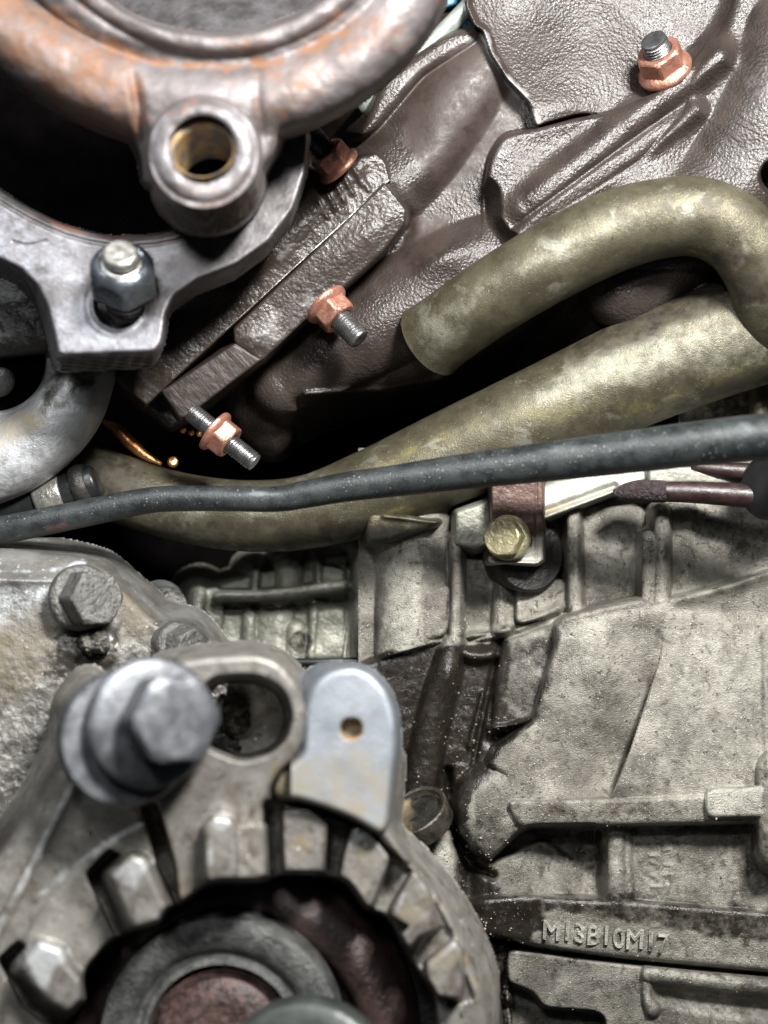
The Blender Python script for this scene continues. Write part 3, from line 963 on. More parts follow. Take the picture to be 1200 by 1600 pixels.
# ================================================================== EXHAUST MANIFOLD
def build_manifold():
    r_ = root('exhaust_manifold', 800, 620, 80, 'large dark brown cast iron exhaust manifold with long ribs', 'exhaust manifold')
    R = Relief(330, -30, 1240, 730, 2, 420, 330)
    R.sf = 1.5
    X, Y = R.X, R.Y
    # big base body
    R.plate([(560, 190), (640, 100), (740, 20), (760, -60), (1300, -60), (1300, 420), (1130, 420), (1060, 430), (980, 450), (880, 480), (800, 530), (690, 592), (600, 612), (500, 612),
             (460, 640), (400, 600), (420, 540), (540, 420), (600, 340), (600, 270)], R.pl(95, -0.05, 0.06, 700, 350), r=60, slope=3, k=5)
    # lower pod under the flange
    R.plate([(345, 560), (440, 560), (500, 600), (470, 640), (458, 690), (436, 716), (398, 710), (350, 650)], R.pl(175, 0.1, 0.35, 400, 640), r=60, slope=6, k=20)
    # runner R1: smooth, slightly cylindrical
    R.tube([(560, 330), (640, 250), (710, 160), (770, 90)], [70, 80, 78, 66], [136, 132, 130, 128], k=14, slope=1.5)
    R.plate([(600, 120), (700, 50), (742, 40), (750, 62), (660, 118), (585, 205), (560, 215)], 68, r=14, slope=2, k=16)
    R.noise(8, 18, 21, 2) if False else None
    # upper flange pad M1
    M1 = [(742, 40), (728, 8), (740, -60), (1160, -60), (1142, 0), (1128, 48), (1092, 90), (1060, 120), (990, 166), (960, 176), (900, 178), (838, 196), (828, 160), (792, 122), (768, 84), (756, 48)]
    sd = R.plate(M1, R.pl(46, 0.10, -0.10, 900, 100), r=2, slope=8, k=1, sm=1)
    R.H += sstep(-sd, 0, 10) * (26 * np.exp(-(((X - 800) / 90) ** 2 + ((Y - 30) / 90) ** 2)) - 4 * np.exp(-(((X - 860) / 50) ** 2 + ((Y - 165) / 22) ** 2)))
    # right valley surface M4
    M4 = [(1132, 40), (1146, 0), (1150, -60), (1300, -60), (1300, 420), (1000, 420), (760, 430), (800, 372), (1000, 250), (1070, 170), (1078, 120), (1100, 84)]
    R.plate(M4, R.pl(18, -0.06, -0.02, 1000, 250), r=16, slope=1.2, k=24)
    # lobe M2
    R.plate([(766, 245), (786, 212), (838, 202), (900, 186), (968, 172), (1030, 142), (1078, 104), (1112, 58), (1160, 70), (1160, 140), (1040, 300), (800, 440), (745, 420), (758, 360), (757, 300)], R.pl(26, 0.02, 0.05, 850, 260), r=8, slope=8, k=2)
    R.bump([(850, 225), (900, 222), (960, 200)], 36, -6)
    R.blob(1215, 200, 60, 110, 26)
    R.blob(1110, 230, 60, 50, -12, -40)
    # ridges
    R.tube([(1250, 60), (1215, 190), (1120, 320), (980, 440)], [90, 96, 90, 80], [52, 58, 72, 90], k=26, slope=1.2)
    R.bump([(1124, 86), (1050, 142), (940, 226), (860, 290), (820, 322)], 25, 27, p=2.8, taper=[1.1, 1, 0.9, 0.6])
    R.bump([(1088, 172), (1020, 218), (930, 282), (850, 342), (800, 378)], 17, 17, p=2.6, taper=[1.1, 1, 1, 0.8])
    R.bump([(1070, 160), (1000, 208), (900, 282), (800, 356)], 4, -5, taper=[0.2, 1, 1, 1])
    R.blob(1140, 250, 70, 40, -12, -40)
    # left hollow under M2
    R.cutp([(692, 372), (699, 340), (722, 312), (758, 296), (760, 352), (792, 392), (745, 420), (700, 430)], R.pl(88, -0.1, 0.05, 730, 360), slope=1.4, k=4)
    R.blob(785, 392, 22, 30, 14, 40)
    # lower lumps M6
    R.tube([(440, 600), (540, 530), (640, 475), (740, 415), (800, 380)], [50, 76, 84, 76, 60], [150, 140, 138, 132, 120], k=30, slope=3)
    R.blob(600, 330, 36, 46, 16, 20)
    R.blob(690, 395, 50, 30, 20, -20)
    R.bump([(478, 616), (540, 611), (620, 611), (700, 588)], 5, 12)
    R.bump([(470, 632), (560, 628), (640, 622)], 10, -22)
    R.blob(640, 215, 50, 40, -10, -40)
    # fillet hollow between runner and flange
    R.bump([(610, 300), (640, 350), (622, 395)], 14, -10)
    # far right bolt boss hole edge
    R.hole(1216, 278, 22, 60)
    R.noise(3, 90, 4, 2)
    R.noise(0.5, 14, 8, 2)
    dirt_and_light = [('b', 'l', [(757, 48), (768, 84), (795, 125), (828, 165), (838, 190)], 11, 1.0),
            ('g', 'p', [(640, 120), (745, 70), (820, 180), (760, 240), (700, 300), (640, 220)], 30, 0.6),
            ('b', 'p', [(1160, 120), (1200, 100), (1200, 270), (1130, 270)], 50, 0.2),  # pale patch paints the highlight on the right runner
            ('b', 'l', [(600, 290), (650, 320), (690, 330)], 30, 0.28),  # pale streak paints glare low on the runner
            ('b', 'p', [(740, 20), (860, 170), (950, 150), (880, 40)], 40, 0.15),  # pale patch paints the lit corner of the pad
            ('b', 'l', [(480, 612), (620, 610), (690, 590)], 3, 0.5),  # pale line paints the highlight along the bottom edge
            ('g', 'p', [(640, 340), (700, 340), (680, 400), (630, 420)], 20, 0.6),
            ('r', 'l', [(500, 560), (560, 600), (480, 640)], 30, 0.4)]
    R.build('manifold_body', M['rough_cast'], r_, dirt_and_light)

    # manifold flange: thick slab on the lower right of the joint
    F = Relief(215, 260, 650, 680, 1.8, 420, 150)
    A = [(606, 286), (636, 330), (632, 350), (600, 392), (552, 436), (522, 462), (497, 492), (478, 500), (410, 560), (345, 600), (300, 570), (262, 606), (300, 560), (370, 500)]
    slab = [(601, 285), (636, 328), (633, 350), (600, 392), (553, 436), (520, 466), (497, 494), (478, 500), (408, 566), (366, 536), (364, 514), (467, 416)]
    F.plate(slab, F.pl(6, 0.05, 0.12, 500, 420), r=4, slope=5, k=1, sm=1)
    F.blob(400, 530, 30, 22, 6, -40)
    F.blob(560, 380, 60, 24, 8, -42)
    F.noise(3, 60, 6, 2)
    F.noise(0.8, 12, 5, 2)
    F.build('flange', M['manifold'], r_, [('b', 'p', [(380, 512), (430, 480), (500, 440), (520, 460), (440, 530), (405, 555)], 14, 0.3), ('r', 'l', [(600, 340), (560, 400)], 14, 0.3)])  # pale patch paints the lit part of the slab face
    G = Relief(215, 500, 430, 680, 1.6, 420, 150)
    G.plate([(366, 536), (410, 562), (352, 606), (292, 652), (280, 655), (250, 610), (262, 604)], G.pl(14, 0.02, 0.08, 320, 600), r=4, slope=5, k=1, sm=1)
    G.plate([(225, 632), (256, 612), (290, 655), (268, 668)], 60, r=4, slope=5, k=2, sm=1)
    G.noise(1.5, 20, 6, 3)
    o = G.build('sawn_flange_foot', M['sawn'], r_, [('b', 'l', [(366, 536), (410, 562)], 3, 0.6), ('r', 'p', [(222, 625), (258, 612), (290, 660), (262, 675)], 6, 0.8)])
    # sawn pad under the upper olive tube
    Q = Relief(880, 390, 1240, 560, 2, 420, 300)
    Q.plate([(1000, 425), (1060, 395), (1180, 390), (1180, 440), (1060, 470), (1035, 462)], 50, r=4, slope=4, sm=1)
    Q.plate([(880, 470), (1000, 425), (1036, 462), (900, 520)], 190, r=10, slope=4, sm=1)
    Q.build('sawn_pad', M['sawn'], r_, [('g', 'p', [(1000, 400), (1180, 390), (1150, 460)], 10, 0.4)])

    # turbo flange: slab above the seam
    T = Relief(170, 180, 640, 660, 1.8, 420, 170)
    slab1 = [(609, 283), (604, 254), (588, 240), (560, 246), (520, 278), (478, 262), (470, 200), (400, 300), (300, 400), (240, 500), (186, 590), (190, 602), (229, 634), (303, 565), (473, 411)]
    T.plate(slab1, T.pl(12, 0.05, 0.05, 450, 400), r=3, slope=5, k=1, sm=1)
    T.H += 8 * (1 - sstep((T.X * 0.67 + T.Y * 0.74), 480, 570))
    T.bump([(560, 262), (470, 350), (400, 420)], 16, 6)
    for q, (x, y) in enumerate(((560, 275), (545, 288), (532, 300), (518, 312), (570, 282), (505, 325))):
        T.bump([(x - 8, y - 12), (x + 6, y + 14)], 4, 3.5, sm=0)
    T.noise(4, 60, 16, 2)
    T.noise(0.8, 12, 15, 2)
    o = T.build('turbo_flange', M['manifold'], None, [('b', 'l', [(560, 290), (500, 330), (440, 400)], 18, 0.42), ('r', 'p', [(180, 590), (300, 450), (330, 470), (230, 620)], 30, 0.6)])  # pale band paints light falling on the flange face
    tag(o, 'dark brown cast flange above the bright diagonal seam', 'exhaust flange')
    # gasket edge along the seam
    vs, fs = [], []
    line = crom([(608, 281, 2), (560, 326, 4), (500, 381, 7), (440, 436, 10), (370, 500, 14), (300, 563, 18), (226, 631, 22)], 8)
    for i, (x, y, d) in enumerate(line):
        j = 0.35 * math.sin(i * 1.7) + 0.3 * math.sin(i * 0.6)
        t_ = 1.0 - 0.55 * i / 48
        for ox, oy, dd in ((-0.7 * t_, -0.8 * t_, d - 1 + j), (0.5 * t_, 0.6 * t_, d - 1 + j), (0.5, 0.6, d + 60), (-0.7, -0.8, d + 60)):
            vs.append(W(x + ox, y + oy, dd - 1))
    n = len(line)
    for i in range(n - 1):
        for j in range(4):
            a, b = i * 4 + j, i * 4 + (j + 1) % 4
            fs.append((a, b, b + 4, a + 4))
    fs += [(3, 2, 1, 0), tuple((n - 1) * 4 + j for j in range(4))]
    o = mesh('gasket', vs, fs, M['gasket'], smooth=False)
    tag(o, 'thin bright gasket edge along the diagonal flange seam', 'gasket')


build_manifold()


# ================================================================== NUTS AND STUDS
def flange_nut(px, py, d, dv, size, label, spin=0.3, mtl='copper', dirt_and_light=None, skirt=1.32, up=(0, 0, 1)):
    """base of the nut at the point; dv towards its free end"""
    r_ = root('flange_nut', px, py, d, label, 'nut', 'copper coloured flange nuts on the exhaust studs')
    o = W(px, py, d)
    a = size
    polar('collar', [(0, 0.5 * a), (0, a * skirt), (a * 0.10, a * (skirt + 0.03)), (a * 0.22, a * skirt), (a * 0.42, a * 1.1), (a * 0.50, a * 0.9)],
          o, dv, M[mtl], r_, 72, spin, 40, dirt_and_light, up)
    h0, h1 = a * 0.2, a * 1.34
    polar('hex_body', [(h0, hexr(a)), (h0 + (h1 - h0) * 0.4, hexr(a)), (h1 - a * 0.16, hexr(a)), (h1 - a * 0.08, hexr(a, a * 1.06)), (h1, hexr(a, a * 0.96)), (h1 + 0.01 * a, a * 0.74), (h1 - a * 0.10, a * 0.62), (h1 - a * 0.3, a * 0.60)],
          o, dv, M[mtl], r_, 96, spin, 24, dirt_and_light, up)
    return r_


def stud(px, py, d, dv, rad, h0, h1, label, mtl='stud', pitch=5, plain=0):
    o = W(px, py, d)
    rows = thread_rows(h0 + plain, h1, rad, pitch, pitch * 0.42)
    if plain:
        rows = [(h0, rad * 0.9), (h0 + plain - 1, rad * 0.9)] + rows
    ob = polar('threaded_stud', rows, o, dv, M[mtl], None, 40, 0, 28)
    return tag(ob, label, 'stud', 'threaded studs')


DN = Vector((0.66, -0.24, -0.72))
flange_nut(508, 474, 4, DN, 28, 'copper flange nut clamping the brown flange beside the blunt olive tube end', 0.15, dirt_and_light=[('b', 'l', [(530, 480), (540, 492)], 3, 0.5)])
stud(508, 474, 4, DN, 18.5, 0, 84, 'grey threaded stud end pointing down beside the blunt olive tube end')
DN3 = Vector((0.76, -0.10, -0.60))
flange_nut(334, 672, -10, DN3, 26, 'copper flange nut hanging on a stud below the sawn flange foot', 0.55)
stud(334, 672, -10, DN3, 15.5, -46, 84, 'long threaded stud below the sawn flange foot', pitch=4.6)
DN1 = Vector((-0.62, -0.50, 0.60))
flange_nut(531, 262, -6, DN1, 27, 'copper flange nut tucked under the edge of the rusty ring', 0.25)
stud(531, 262, -6, DN1, 18, 0, 82, 'oily black stud poking out beneath the rusty ring', 'black_stud')
DN4 = Vector((-0.46, -0.72, 0.50))
flange_nut(1040, 112, 22, DN4, 32, 'copper flange nut alone on the upper right manifold pad', 0.2)
stud(1040, 112, 22, DN4, 21, 0, 66, 'short grey stud in the upper right copper nut', pitch=5)
# spacer under the top right nut
o = polar('stud_boss', [(-40, 40), (-6, 40), (0, 37), (0.2, 10)], W(1043, 116, 22), DN4, M['manifold'], None, 48)
tag(o, 'dark round seat under the upper right copper nut', 'spacer')


# ================================================================== RUSTY RING, top left
def build_ring():
    r_ = root('rusty_ring', 320, 350, -300, 'rusty grey cast ring with a round bolt lug, top left', 'turbo casting')
    R = Relief(-40, -60, 700, 380, 2, 200, -190)
    # back rim / body
    R.tube([(-90, -90), (-20, 20), (50, 70), (140, 118), (230, 150), (320, 160), (420, 145), (510, 108), (580, 58), (630, -5), (665, -90)],
           [62, 62, 64, 68, 72, 74, 72, 68, 64, 60, 58], [-270] * 11, k=4, slope=5)
    # neck to the lug
    R.plate([(196, 160), (240, 120), (400, 120), (446, 160), (430, 235), (408, 270), (402, 290), (230, 290), (222, 245), (205, 210)], -322, r=40, slope=4, k=22)
    for i in range(13):
        R.circ(318 + 0.5 * i, 236 + 3.6 * i, 87, -372 + 9 * i, r=26 if i == 0 else 2, slope=14, k=4 if i == 0 else 1)
    # left and right shoulder creases
    R.bump([(205, 108), (214, 150), (220, 210), (228, 250)], 9, -12, taper=[0.2, 1, 1, 0.4])
    R.bump([(404, 110), (402, 160), (412, 215), (408, 260)], 9, -9, taper=[0.1, 0.7, 1, 0.5])
    # lip
    R.tube([(80, -80), (130, -20), (200, 28), (260, 55), (332, 68), (410, 60), (480, 32), (545, -15), (590, -80)], [24] * 9, [-322] * 9, k=4, slope=4)
    R.tube([(50, -80), (110, 10), (200, 66), (320, 94), (430, 84), (520, 40), (610, -60)], [34] * 7, [-296] * 7, k=8, slope=4)
    R.bump([(60, -20), (130, 48), (210, 84), (320, 100), (430, 92), (520, 55), (590, -15)], 13, -5)
    # bore
    R.cutp([(90, -120), (150, -30), (205, 12), (265, 34), (332, 43), (402, 35), (470, 8), (530, -40), (560, -120)], -60, slope=7, k=5)
    # drilled hole, axis runs away and down
    ch = np.hypot(R.X - 316, R.Y - 233)
    R.H = np.where(ch < 60, R.H + 5 * (1 - sstep(ch, 46, 60)), R.H)
    R.hole(317, 233, 44, -185, slope=9, k=1)
    R.noise(6, 70, 3, 3)
    R.noise(1.0, 12, 6, 2)
    dirt_and_light = [('g', 'p', [(-40, -20), (60, 10), (140, 50), (215, 90), (225, 200), (205, 215), (120, 190), (30, 110), (-40, 60)], 26, 0.62),
            ('g', 'l', [(60, 0), (150, 62), (240, 96), (330, 104), (430, 98), (500, 70), (540, 50)], 16, 0.95),
            ('g', 'l', [(90, -30), (160, 20), (250, 62), (330, 74), (420, 64)], 12, 0.5),
            ('g', 'p', [(400, 110), (520, 60), (600, 0), (640, 30), (560, 100), (440, 180), (405, 200)], 30, 0.38),
            ('r', 'l', [(240, 88), (320, 98), (380, 96)], 7, 0.35),  # darkening paints the shadow under the lip
            ('b', 'p', [(240, 190), (318, 160), (396, 190), (400, 260), (318, 310), (240, 270)], 20, 0.35),
            ('b', 'l', [(276, 215), (300, 188), (335, 185), (360, 210), (362, 250), (335, 282), (300, 278)], 10, 0.8),
            ('g', 'l', [(290, 225), (300, 240), (305, 250)], 18, 0.0001),
            ('b', 'p', [(60, 60), (110, 80), (105, 110), (70, 100)], 10, 0.6),
            ('b', 'p', [(140, 130), (190, 150), (190, 180), (150, 175)], 10, 0.5),
            ('r', 'p', [(240, 320), (300, 325), (400, 300), (380, 360), (270, 360)], 14, 0.7),  # darkening paints the shaded lower side of the boss
            ('r', 'l', [(-40, 85), (30, 135), (110, 195), (200, 250)], 9, 0.5),
            ('b', 'l', [(640, 0), (600, 60), (540, 110)], 16, 0.4)]
    R.build('ring_casting', M['ring'], r_, dirt_and_light)
    # threaded bore sleeve of the lug
    o = W(317, 233, -362)
    dv = Vector((0.02, 1, -0.36)).normalized()
    rows = [(0, 43), (4, 38)] + [(6 + i * 3.5, 36.5 + (1.6 if i % 2 else 0)) for i in range(20)]
    x, y, z = basis(dv)
    vs, fs = [], []
    n = 56
    for h, rr in rows:
        for j in range(n):
            a = 2 * math.pi * j / n
            vs.append(o + (x * math.cos(a) * rr + y * math.sin(a) * rr + z * h) * S)
    for i in range(len(rows) - 1):
        for j in range(n):
            a, b = i * n + j, i * n + (j + 1) % n
            fs.append((a, a + n, b + n, b))
    mesh('bore_thread', vs, fs, M['thread_rust'], r_)
    # inner wall behind the bore
    Q = Relief(60, -60, 620, 80, 4, 0, 400)
    Q.H = -120 + 70 * ((Q.X - 330) / 260) ** 2 - 0.9 * (Q.Y - 20)
    Q.noise(8, 60, 5, 3)
    Q.build('bore_wall', M['plate'], r_, [('r', 'p', [(240, -60), (330, -60), (300, 10), (240, 0)], 40, 0.5), ('r', 'l', [(440, 0), (500, -20)], 24, 0.6)])


build_ring()


# ================================================================== FLANGE PLATE with stud nut
def build_flange_plate():
    r_ = root('flange_plate', 170, 575, -150, 'flat grey steel flange plate with an ear holding a dark nut', 'flange plate')
    R = Relief(-40, 150, 500, 600, 1.8, 300, -95)
    outer = [(-90, 330), (-40, 395), (0, 404), (34, 420), (60, 448), (76, 486), (84, 520), (91, 551), (100, 555), (170, 552), (240, 549), (250, 538), (254, 520), (258, 490), (272, 462), (310, 436),
             (370, 412), (420, 376), (458, 326), (476, 270), (480, 215), (470, 150), (300, 100), (100, 100), (-90, 150)]
    R.sweep(outer, R.pl(-190, 0.0, -0.1, 200, 420), (-5, 24), 70, n=9, r=5, k=2, sm=1)
    R.H = R.H  # plate face
    # stepped inner rim
    R.bump([(-60, 262), (0, 301), (60, 336), (120, 360), (190, 372), (260, 367), (320, 346), (370, 306), (410, 240)], 4.5, -11)
    R.bump([(-60, 276), (0, 315), (60, 350), (120, 374), (190, 386), (260, 381), (330, 358)], 3, -3)
    R.cutp([(-90, 180), (-60, 240), (0, 266), (50, 300), (100, 326), (170, 345), (240, 342), (300, 320), (350, 280), (380, 210), (380, 40), (-90, 40)], 260, slope=6, k=4)
    # stud hole
    R.hole(184, 476, 30, -60, slope=7, k=3)
    dd = np.hypot(R.X - 184, R.Y - 476)
    R.H += 3 * np.exp(-((dd - 46) / 8) ** 2)
    R.bump([(20, 378), (45, 384), (72, 376)], 1.6, -2)
    R.noise(1.2, 60, 8, 2)
    dirt_and_light = [('g', 'l', [(-30, 285), (60, 338), (130, 364), (200, 372), (270, 364), (330, 340)], 8, 0.75),
            ('g', 'l', [(200, 382), (280, 372), (340, 350)], 14, 0.45),
            ('r', 'l', [(150, 465), (150, 490), (160, 505)], 9, 0.75),
            ('b', 'p', [(85, 480), (130, 470), (250, 500), (252, 545), (95, 552)], 30, 0.62),
            ('b', 'p', [(0, 340), (90, 370), (130, 440), (60, 440), (0, 400)], 40, 0.45),
            ('g', 'p', [(230, 400), (320, 380), (300, 430), (260, 470)], 30, 0.2),
            ('r', 'p', [(330, 370), (410, 330), (470, 200), (478, 290), (430, 370), (360, 405)], 24, 0.35),
            ('b', 'l', [(92, 553), (240, 549)], 3, 0.8),  # pale line paints the highlight on the bottom edge of the ear
            ('r', 'p', [(90, 560), (240, 556), (230, 590), (100, 590)], 3, 0.85)]
    R.build('plate_body', M['plate'], r_, dirt_and_light)
    # stud and nut
    dv = Vector((0.10, -0.86, 0.50))
    n_ = root('lock_nut', 192, 440, -225, 'round shouldered dark blue grey nut on the ear of the flange plate', 'nut')
    o = W(194, 446, -222)
    polar('hex_body', [(0, hexr(41, 43)), (3, hexr(43)), (22, hexr(43)), (30, hexr(43, 47)), (37, hexr(43, 44)), (42, 41), (47, 37), (50, 31), (48, 27), (40, 24)], o, dv, M['dark_nut'], n_, 96, 0.1, 30)
    polar('bright_insert', [(40, 28), (47.5, 28), (48.5, 25), (47, 21)], o, dv, M['bright'], n_, 48)
    ob = polar('threaded_stud', thread_rows(-70, -4, 27, 9, 3.2, 2)[:-3] + [(0, 20), (50, 20), (55, 24), (64, 24), (67, 22), (68.5, 19), (68, 12), (69, 4), (69.4, 0)], o, dv, M['bright'], None, 48, 0, 30)
    tag(ob, 'bright domed stud end in the dark nut on the plate', 'stud', 'threaded studs')
    ob = polar('spacer_sleeve', [(-66, 20), (-64, 26), (-50, 28.5), (-44, 26), (-40, 25), (-36, 28), (-30, 28.6), (-24, 25.5), (-20, 25.5), (-14, 28.6), (-6, 28.6), (-3, 22)], o + Vector(dv).normalized() * -6 * S, dv, M['black_stud'], None, 48, 0, 40)
    tag(ob, 'oily black grooved sleeve sunk in the plate hole below the nut', 'sleeve')


build_flange_plate()


# ================================================================== TUBES
def build_tubes():
    t = root('coolant_tube', 1180, 480, -60, 'olive plated steel tube bent over with a blunt left end', 'tube', 'olive coolant tubes')
    pts = [(672, 533, 66, 64), (684, 524, 55, 61), (706, 508, 38, 60), (760, 470, 6, 60), (850, 415, -24, 61), (950, 365, -40, 62), (1030, 342, -50, 60), (1095, 340, -58, 59),
           (1150, 366, -60, 58), (1186, 416, -55, 56), (1202, 476, -30, 54), (1205, 520, 10, 54)]
    dirt_and_light = [('r', 'p', [(1110, 395), (1200, 400), (1200, 470), (1160, 470)], 18, 0.8), ('r', 'l', [(690, 575), (800, 515), (900, 460), (1000, 412)], 16, 0.5),
            ('b', 'l', [(760, 450), (880, 390), (1000, 330)], 40, 0.45), ('b', 'p', [(650, 490), (720, 470), (740, 520), (670, 560)], 30, 0.4)]  # pale line along the top paints the tube's highlight
    pipe('tube_wall', pts, M['olive'], t, 56, 10, dirt_and_light=dirt_and_light, wob=0.0)
    # bead where it enters the big tube
    ring = []
    c0 = W(1216, 450, -22)
    for q in np.linspace(0, 2 * math.pi, 25):
        p = c0 + Vector((math.cos(q) * 62, math.sin(q) * 40, -math.sin(q) * 22)) * S
        ring.append(p)
    vs, fs = [], []
    n, mm = 14, 48
    for i in range(mm):
        q = 2 * math.pi * i / mm
        cdir = Vector((math.cos(q), -math.sin(q) * 0.9, -math.sin(q) * 0.45))
        cc = c0 + cdir * 60 * S
        for j in range(n):
            e = 2 * math.pi * j / n
            vs.append(cc + (cdir.normalized() * math.cos(e) * 9 + Vector((0, 0.3, 1)).normalized() * math.sin(e) * 11) * S)
    for i in range(mm):
        for j in range(n):
            fs.append((i * n + j, i * n + (j + 1) % n, ((i + 1) % mm) * n + (j + 1) % n, ((i + 1) % mm) * n + j))
    mesh('weld_bead', vs, fs, M['olive'], t, [('b', 'p', [(1150, 440), (1220, 440), (1220, 500), (1150, 500)], 10, 0.5)])

    pts = [(1300, 450, 30, 97), (1200, 502, 45, 94), (1100, 541, 60, 90), (1000, 580, 75, 88), (850, 649, 95, 83), (700, 716, 115, 77), (580, 768, 130, 70), (480, 800, 140, 62),
           (380, 806, 150, 60), (280, 792, 160, 58), (200, 768, 170, 58), (120, 738, 180, 56), (40, 700, 190, 54)]
    dirt_and_light = [('r', 'p', [(1060, 395), (1160, 400), (1170, 455), (1060, 500), (900, 560), (880, 540)], 20, 0.8),
            ('b', 'p', [(1040, 500), (1200, 500), (1200, 560), (1000, 590), (850, 620), (900, 560)], 36, 0.5),
            ('g', 'l', [(640, 700), (760, 660), (900, 640), (1000, 640), (1200, 560)], 40, 0.4),
            ('g', 'l', [(580, 740), (650, 700)], 24, 0.6),
            ('r', 'l', [(1080, 630), (1120, 600), (1180, 590)], 18, 0.35),
            ('r', 'p', [(100, 700), (240, 720), (200, 800), (100, 800)], 40, 0.75),  # darkening paints shade over the tube's left end
            ('r', 'p', [(230, 810), (480, 820), (700, 800), (600, 870), (300, 870)], 16, 0.7),  # darkening paints shade along the left underside
            ('g', 'l', [(600, 800), (640, 800)], 14, 0.8),
            ('b', 'l', [(655, 702), (672, 692), (690, 686)], 4, 1.0)]
    o = pipe('exhaust_tube', pts, M['olive'], None, 64, 12, dirt_and_light=dirt_and_light)
    tag(o, 'wide olive brown stained tube running diagonally across the engine', 'tube', 'olive coolant tubes')
    # crimped tab under it
    R = Relief(560, 770, 720, 850, 2, 300, 170)
    R.plate([(575, 800), (640, 805), (660, 812), (688, 812), (684, 822), (650, 832), (610, 848), (570, 850)], 70, r=10, slope=3)
    R.bump([(600, 806), (650, 812), (682, 816)], 4, 8)
    o = R.build('crimped_tab', M['olive'], None, [('r', 'p', [(560, 820), (640, 830), (600, 860)], 14, 0.7)])
    tag(o, 'small crimped olive tab under the wide tube, behind the black hose', 'bracket')

    pts = [(-60, 840, -20, 23), (0, 829, -22, 22), (60, 817, -26, 21.5), (150, 798, -30, 21), (225, 783, -34, 20), (270, 779, -36, 20), (350, 779, -42, 19.5), (430, 780, -50, 19.5), (480, 772, -56, 21),
           (540, 761, -64, 22.5), (620, 751, -76, 24), (700, 740, -90, 26), (850, 722, -120, 29), (1000, 704, -160, 31), (1100, 692, -190, 32), (1200, 682, -220, 33), (1290, 672, -250, 34)]
    dirt_and_light = [('b', 'l', [(330, 770), (400, 772), (440, 772)], 7, 0.8), ('b', 'l', [(1080, 680), (1200, 670)], 22, 0.5), ('b', 'l', [(850, 705), (1000, 690)], 16, 0.35),
            ('b', 'l', [(470, 780), (520, 765)], 12, 0.5), ('g', 'l', [(75, 825), (100, 822)], 9, 0.6)]
    o = pipe('rubber_hose', pts, M['rubber'], None, 40, 10, dirt_and_light=dirt_and_light)
    tag(o, 'dusty black rubber hose crossing the whole engine', 'hose')


build_tubes()


